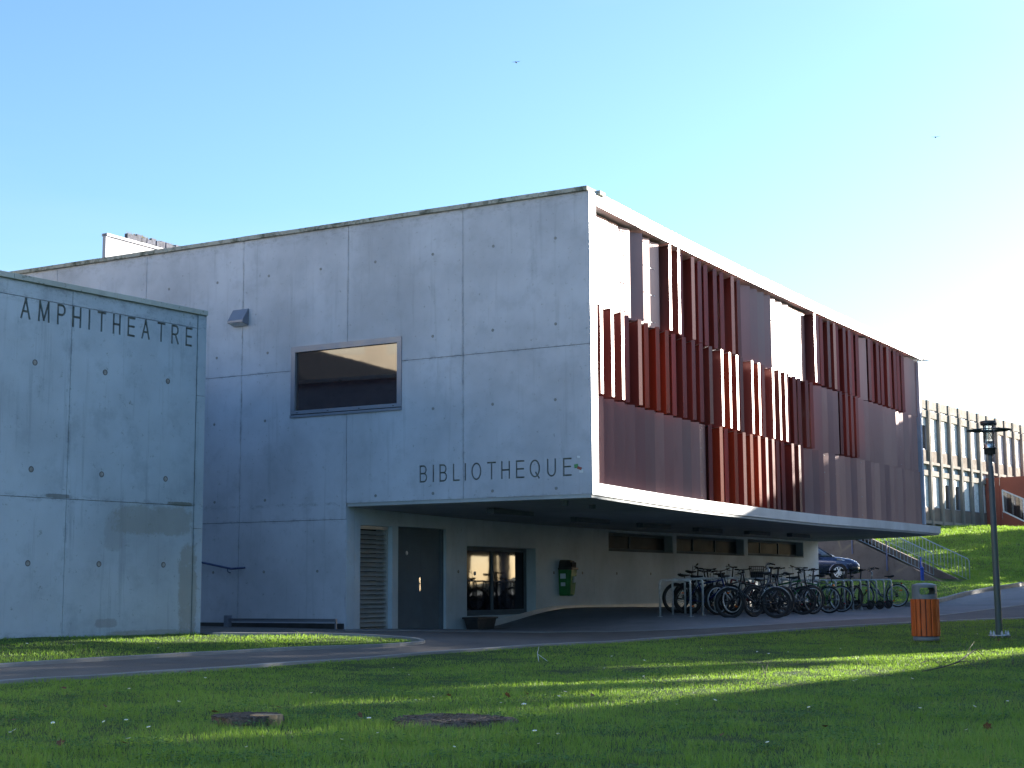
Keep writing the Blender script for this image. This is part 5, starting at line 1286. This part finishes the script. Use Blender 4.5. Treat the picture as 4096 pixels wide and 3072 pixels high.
q = MB(); rt = random.Random(12)
def gpt(px, py, h=.0): x, y = gp(px, py); return Vector((x, y, T(x, y) + h))
main = [gpt(3690, 2692, .02), gpt(3770, 2682, .04), gpt(3830, 2672, .07), gpt(3905, 2638, .14), gpt(3960, 2655, .03)]
q.tube(main, [.007, .008, .010, .007, .004], 6)
q.tube([main[2], gpt(3870, 2668, .08), gpt(3925, 2692, .02)], [.006, .005, .003], 5); q.tube([main[3], gpt(3935, 2625, .12), gpt(3990, 2640, .10)], [.005, .004, .002], 5)
q.tube([main[1], gpt(3730, 2660, .08), gpt(3670, 2668, .03)], [.005, .004, .002], 5); q.tube([main[3], gpt(3890, 2630, .10), gpt(3850, 2628, .06)], [.004, .003, .002], 5); q.tube([gpt(3860, 2660, .09), gpt(3880, 2640, .16), gpt(3900, 2600, .14)], [.004, .003, .002], 5)
tag(q.build('fallen_branch', MT['tree']), 'bare fallen branch lying in the sunlit streak below the lamp post', 'branch')
q = MB(); q.tube([gpt(2155, 2645, .0), gpt(2150, 2632, .07), gpt(2156, 2622, .13)], [.005, .004, .003], 5); q.tube([gpt(2150, 2632, .06), gpt(2190, 2650, .02)], [.004, .002], 5)
tag(q.build('twig', MT['white']), 'small pale twig sticking up from the middle of the lawn', 'twig')
q = MB(); q.tube([gpt(4052, 2662, 0), gpt(4053, 2640, .12)], [.006, .004], 5); tag(q.build('twig', MT['tree']), 'short dark twig standing upright at the right edge of the lawn', 'twig')
q = MB(); q.tube([gpt(3065, 2712, 0), gpt(3050, 2690, .08)], [.005, .003], 5); q.tube([gpt(3060, 2704, .02), gpt(3075, 2676, .10)], [.004, .002], 5); tag(q.build('twig', MT['tree']), 'forked dark twig standing in the lawn right of centre', 'twig')

dz = MB(); dz.tube([(0, 0, 0), (.004, 0, .05)], .0018, 4, 1, False)
for k in range(11):
    a = 2 * math.pi * k / 11; c, s = math.cos(a), math.sin(a); dz.add([(.004 + .003 * c, .003 * s, .05), (.004 + .014 * c - .004 * s, .014 * s + .004 * c, .056), (.004 + .017 * c, .017 * s, .058), (.004 + .014 * c + .004 * s, .014 * s - .004 * c, .056)], [(0, 1, 2, 3)])
dz.lathe([(.001, .056), (.006, .055), (.007, .05), (.001, .049)], (.004, 0, 0), 8, 2)
daisy = dz.build('daisy', [MT['petal'], MT['stem'], MT['yellow']])
dps = [(215, 2915), (425, 2905), (503, 2907), (40, 2955), (70, 2950), (520, 2990), (820, 2725), (516, 2772), (708, 2830), (1253, 2792), (2102, 2838), (1726, 2802), (1662, 2815), (1998, 2828), (2103, 2835), (2138, 2957), (2232, 2960), (2157, 3000),
 (1513, 2952), (1478, 2902), (2237, 2805), (2259, 2790), (2580, 2715), (2575, 2650), (2705, 2832), (2422, 2685), (2450, 2635), (2237, 2809), (3242, 2852), (3682, 2853), (3887, 2848), (3877, 2942), (3518, 3003), (3080, 2995), (2853, 2823), (3183, 2712),
 (3407, 2737), (3743, 2642), (3032, 2617), (3077, 2625), (2806, 2602), (3150, 2612), (3908, 2540), (3430, 2737), (205, 2585), (290, 2588), (105, 2586), (620, 2586), (635, 2597), (718, 2618), (1575, 2680), (1630, 2710), (4030, 2820), (3640, 2730), (1815, 3010), (1360, 2985), (990, 3010), (2960, 2760), (3360, 2600), (600, 2935)]
for i, (a, b_) in enumerate(dps):
    o = daisy if i == 0 else daisy.copy()
    if i: COL.objects.link(o)
    x, y = gp(a, b_ + 8); o.location = (x, y, T(x, y) + .012); s_ = .65 + .45 * random.random(); o.scale = (s_, s_, s_ * 1.05); o.rotation_euler = (random.uniform(-.5, .2), random.uniform(-.3, .3), random.uniform(0, 6))
    tag(o, 'small white daisy flowering in the lawn', 'daisy', 'daisies in the lawn')
lf = MB(); pts_ = [(0, -.05), (.02, -.03), (.05, -.025), (.032, 0), (.045, .03), (.015, .03), (0, .06), (-.015, .03), (-.045, .03), (-.032, 0), (-.05, -.025), (-.02, -.03)]
vs = [(x, y, .012 * math.sin(40 * x) + .010 * abs(x) * 20) for x, y in pts_] + [(0, 0, .0)]
lf.add(vs, [(i, (i + 1) % 12, 12) for i in range(12)])
leaf = lf.build('fallen_leaf', MT['deadleaf'])
lps = [(470, 2790), (420, 2845), (755, 2702), (1115, 2850), (255, 2770), (1850, 2690), (1795, 2800), (2105, 2790), (3420, 2695), (3410, 2545), (3995, 2571), (3950, 2665), (3950, 2932), (2890, 2965), (3035, 2750), (50, 2902), (1440, 2885), (240, 3000), (2560, 2642), (2370, 2800), (3340, 2745), (1040, 2900), (500, 3000), (2030, 2800), (860, 2870), (1870, 2860), (3300, 2930)]
for i, (a, b_) in enumerate(lps):
    o = leaf if i == 0 else leaf.copy()
    if i: COL.objects.link(o)
    x, y = gp(a, b_); o.location = (x, y, T(x, y) + .045); k_ = random.uniform(.45, .7); o.scale = (k_, k_, k_); o.rotation_euler = (random.uniform(-.7, .7), random.uniform(-.7, .7), random.uniform(0, 6))
    tag(o, 'brown fallen leaf lying in the lawn', 'fallen leaf', 'fallen leaves on the lawn')
# two distant birds
for (a, b_, lab) in ((2064, 249, 'tiny dark bird high in the sky above the library roof'), (3742, 549, 'tiny dark bird low in the bright sky at the right')):
    p = at(a, b_, 90); q = MB(); loft(q, [[(-.10, y_ * .02, z_ * .02) for y_, z_ in ((-1, 0), (0, 1), (1, 0), (0, -1))], [(0, y_ * .05, z_ * .05) for y_, z_ in ((-1, 0), (0, 1), (1, 0), (0, -1))], [(.16, y_ * .01, z_ * .01) for y_, z_ in ((-1, 0), (0, 1), (1, 0), (0, -1))]])
    q.add([(-.02, 0, .02), (.06, 0, .02), (.03, .28, .07), (-.01, .30, .06)], [(0, 1, 2, 3)]); q.add([(-.02, 0, .02), (.06, 0, .02), (.03, -.28, .05), (-.01, -.30, .04)], [(0, 1, 2, 3)])
    o = q.build('bird', MT['dark']); o.location = p; o.rotation_euler = (0, .1, 1.2); tag(o, lab, 'bird')
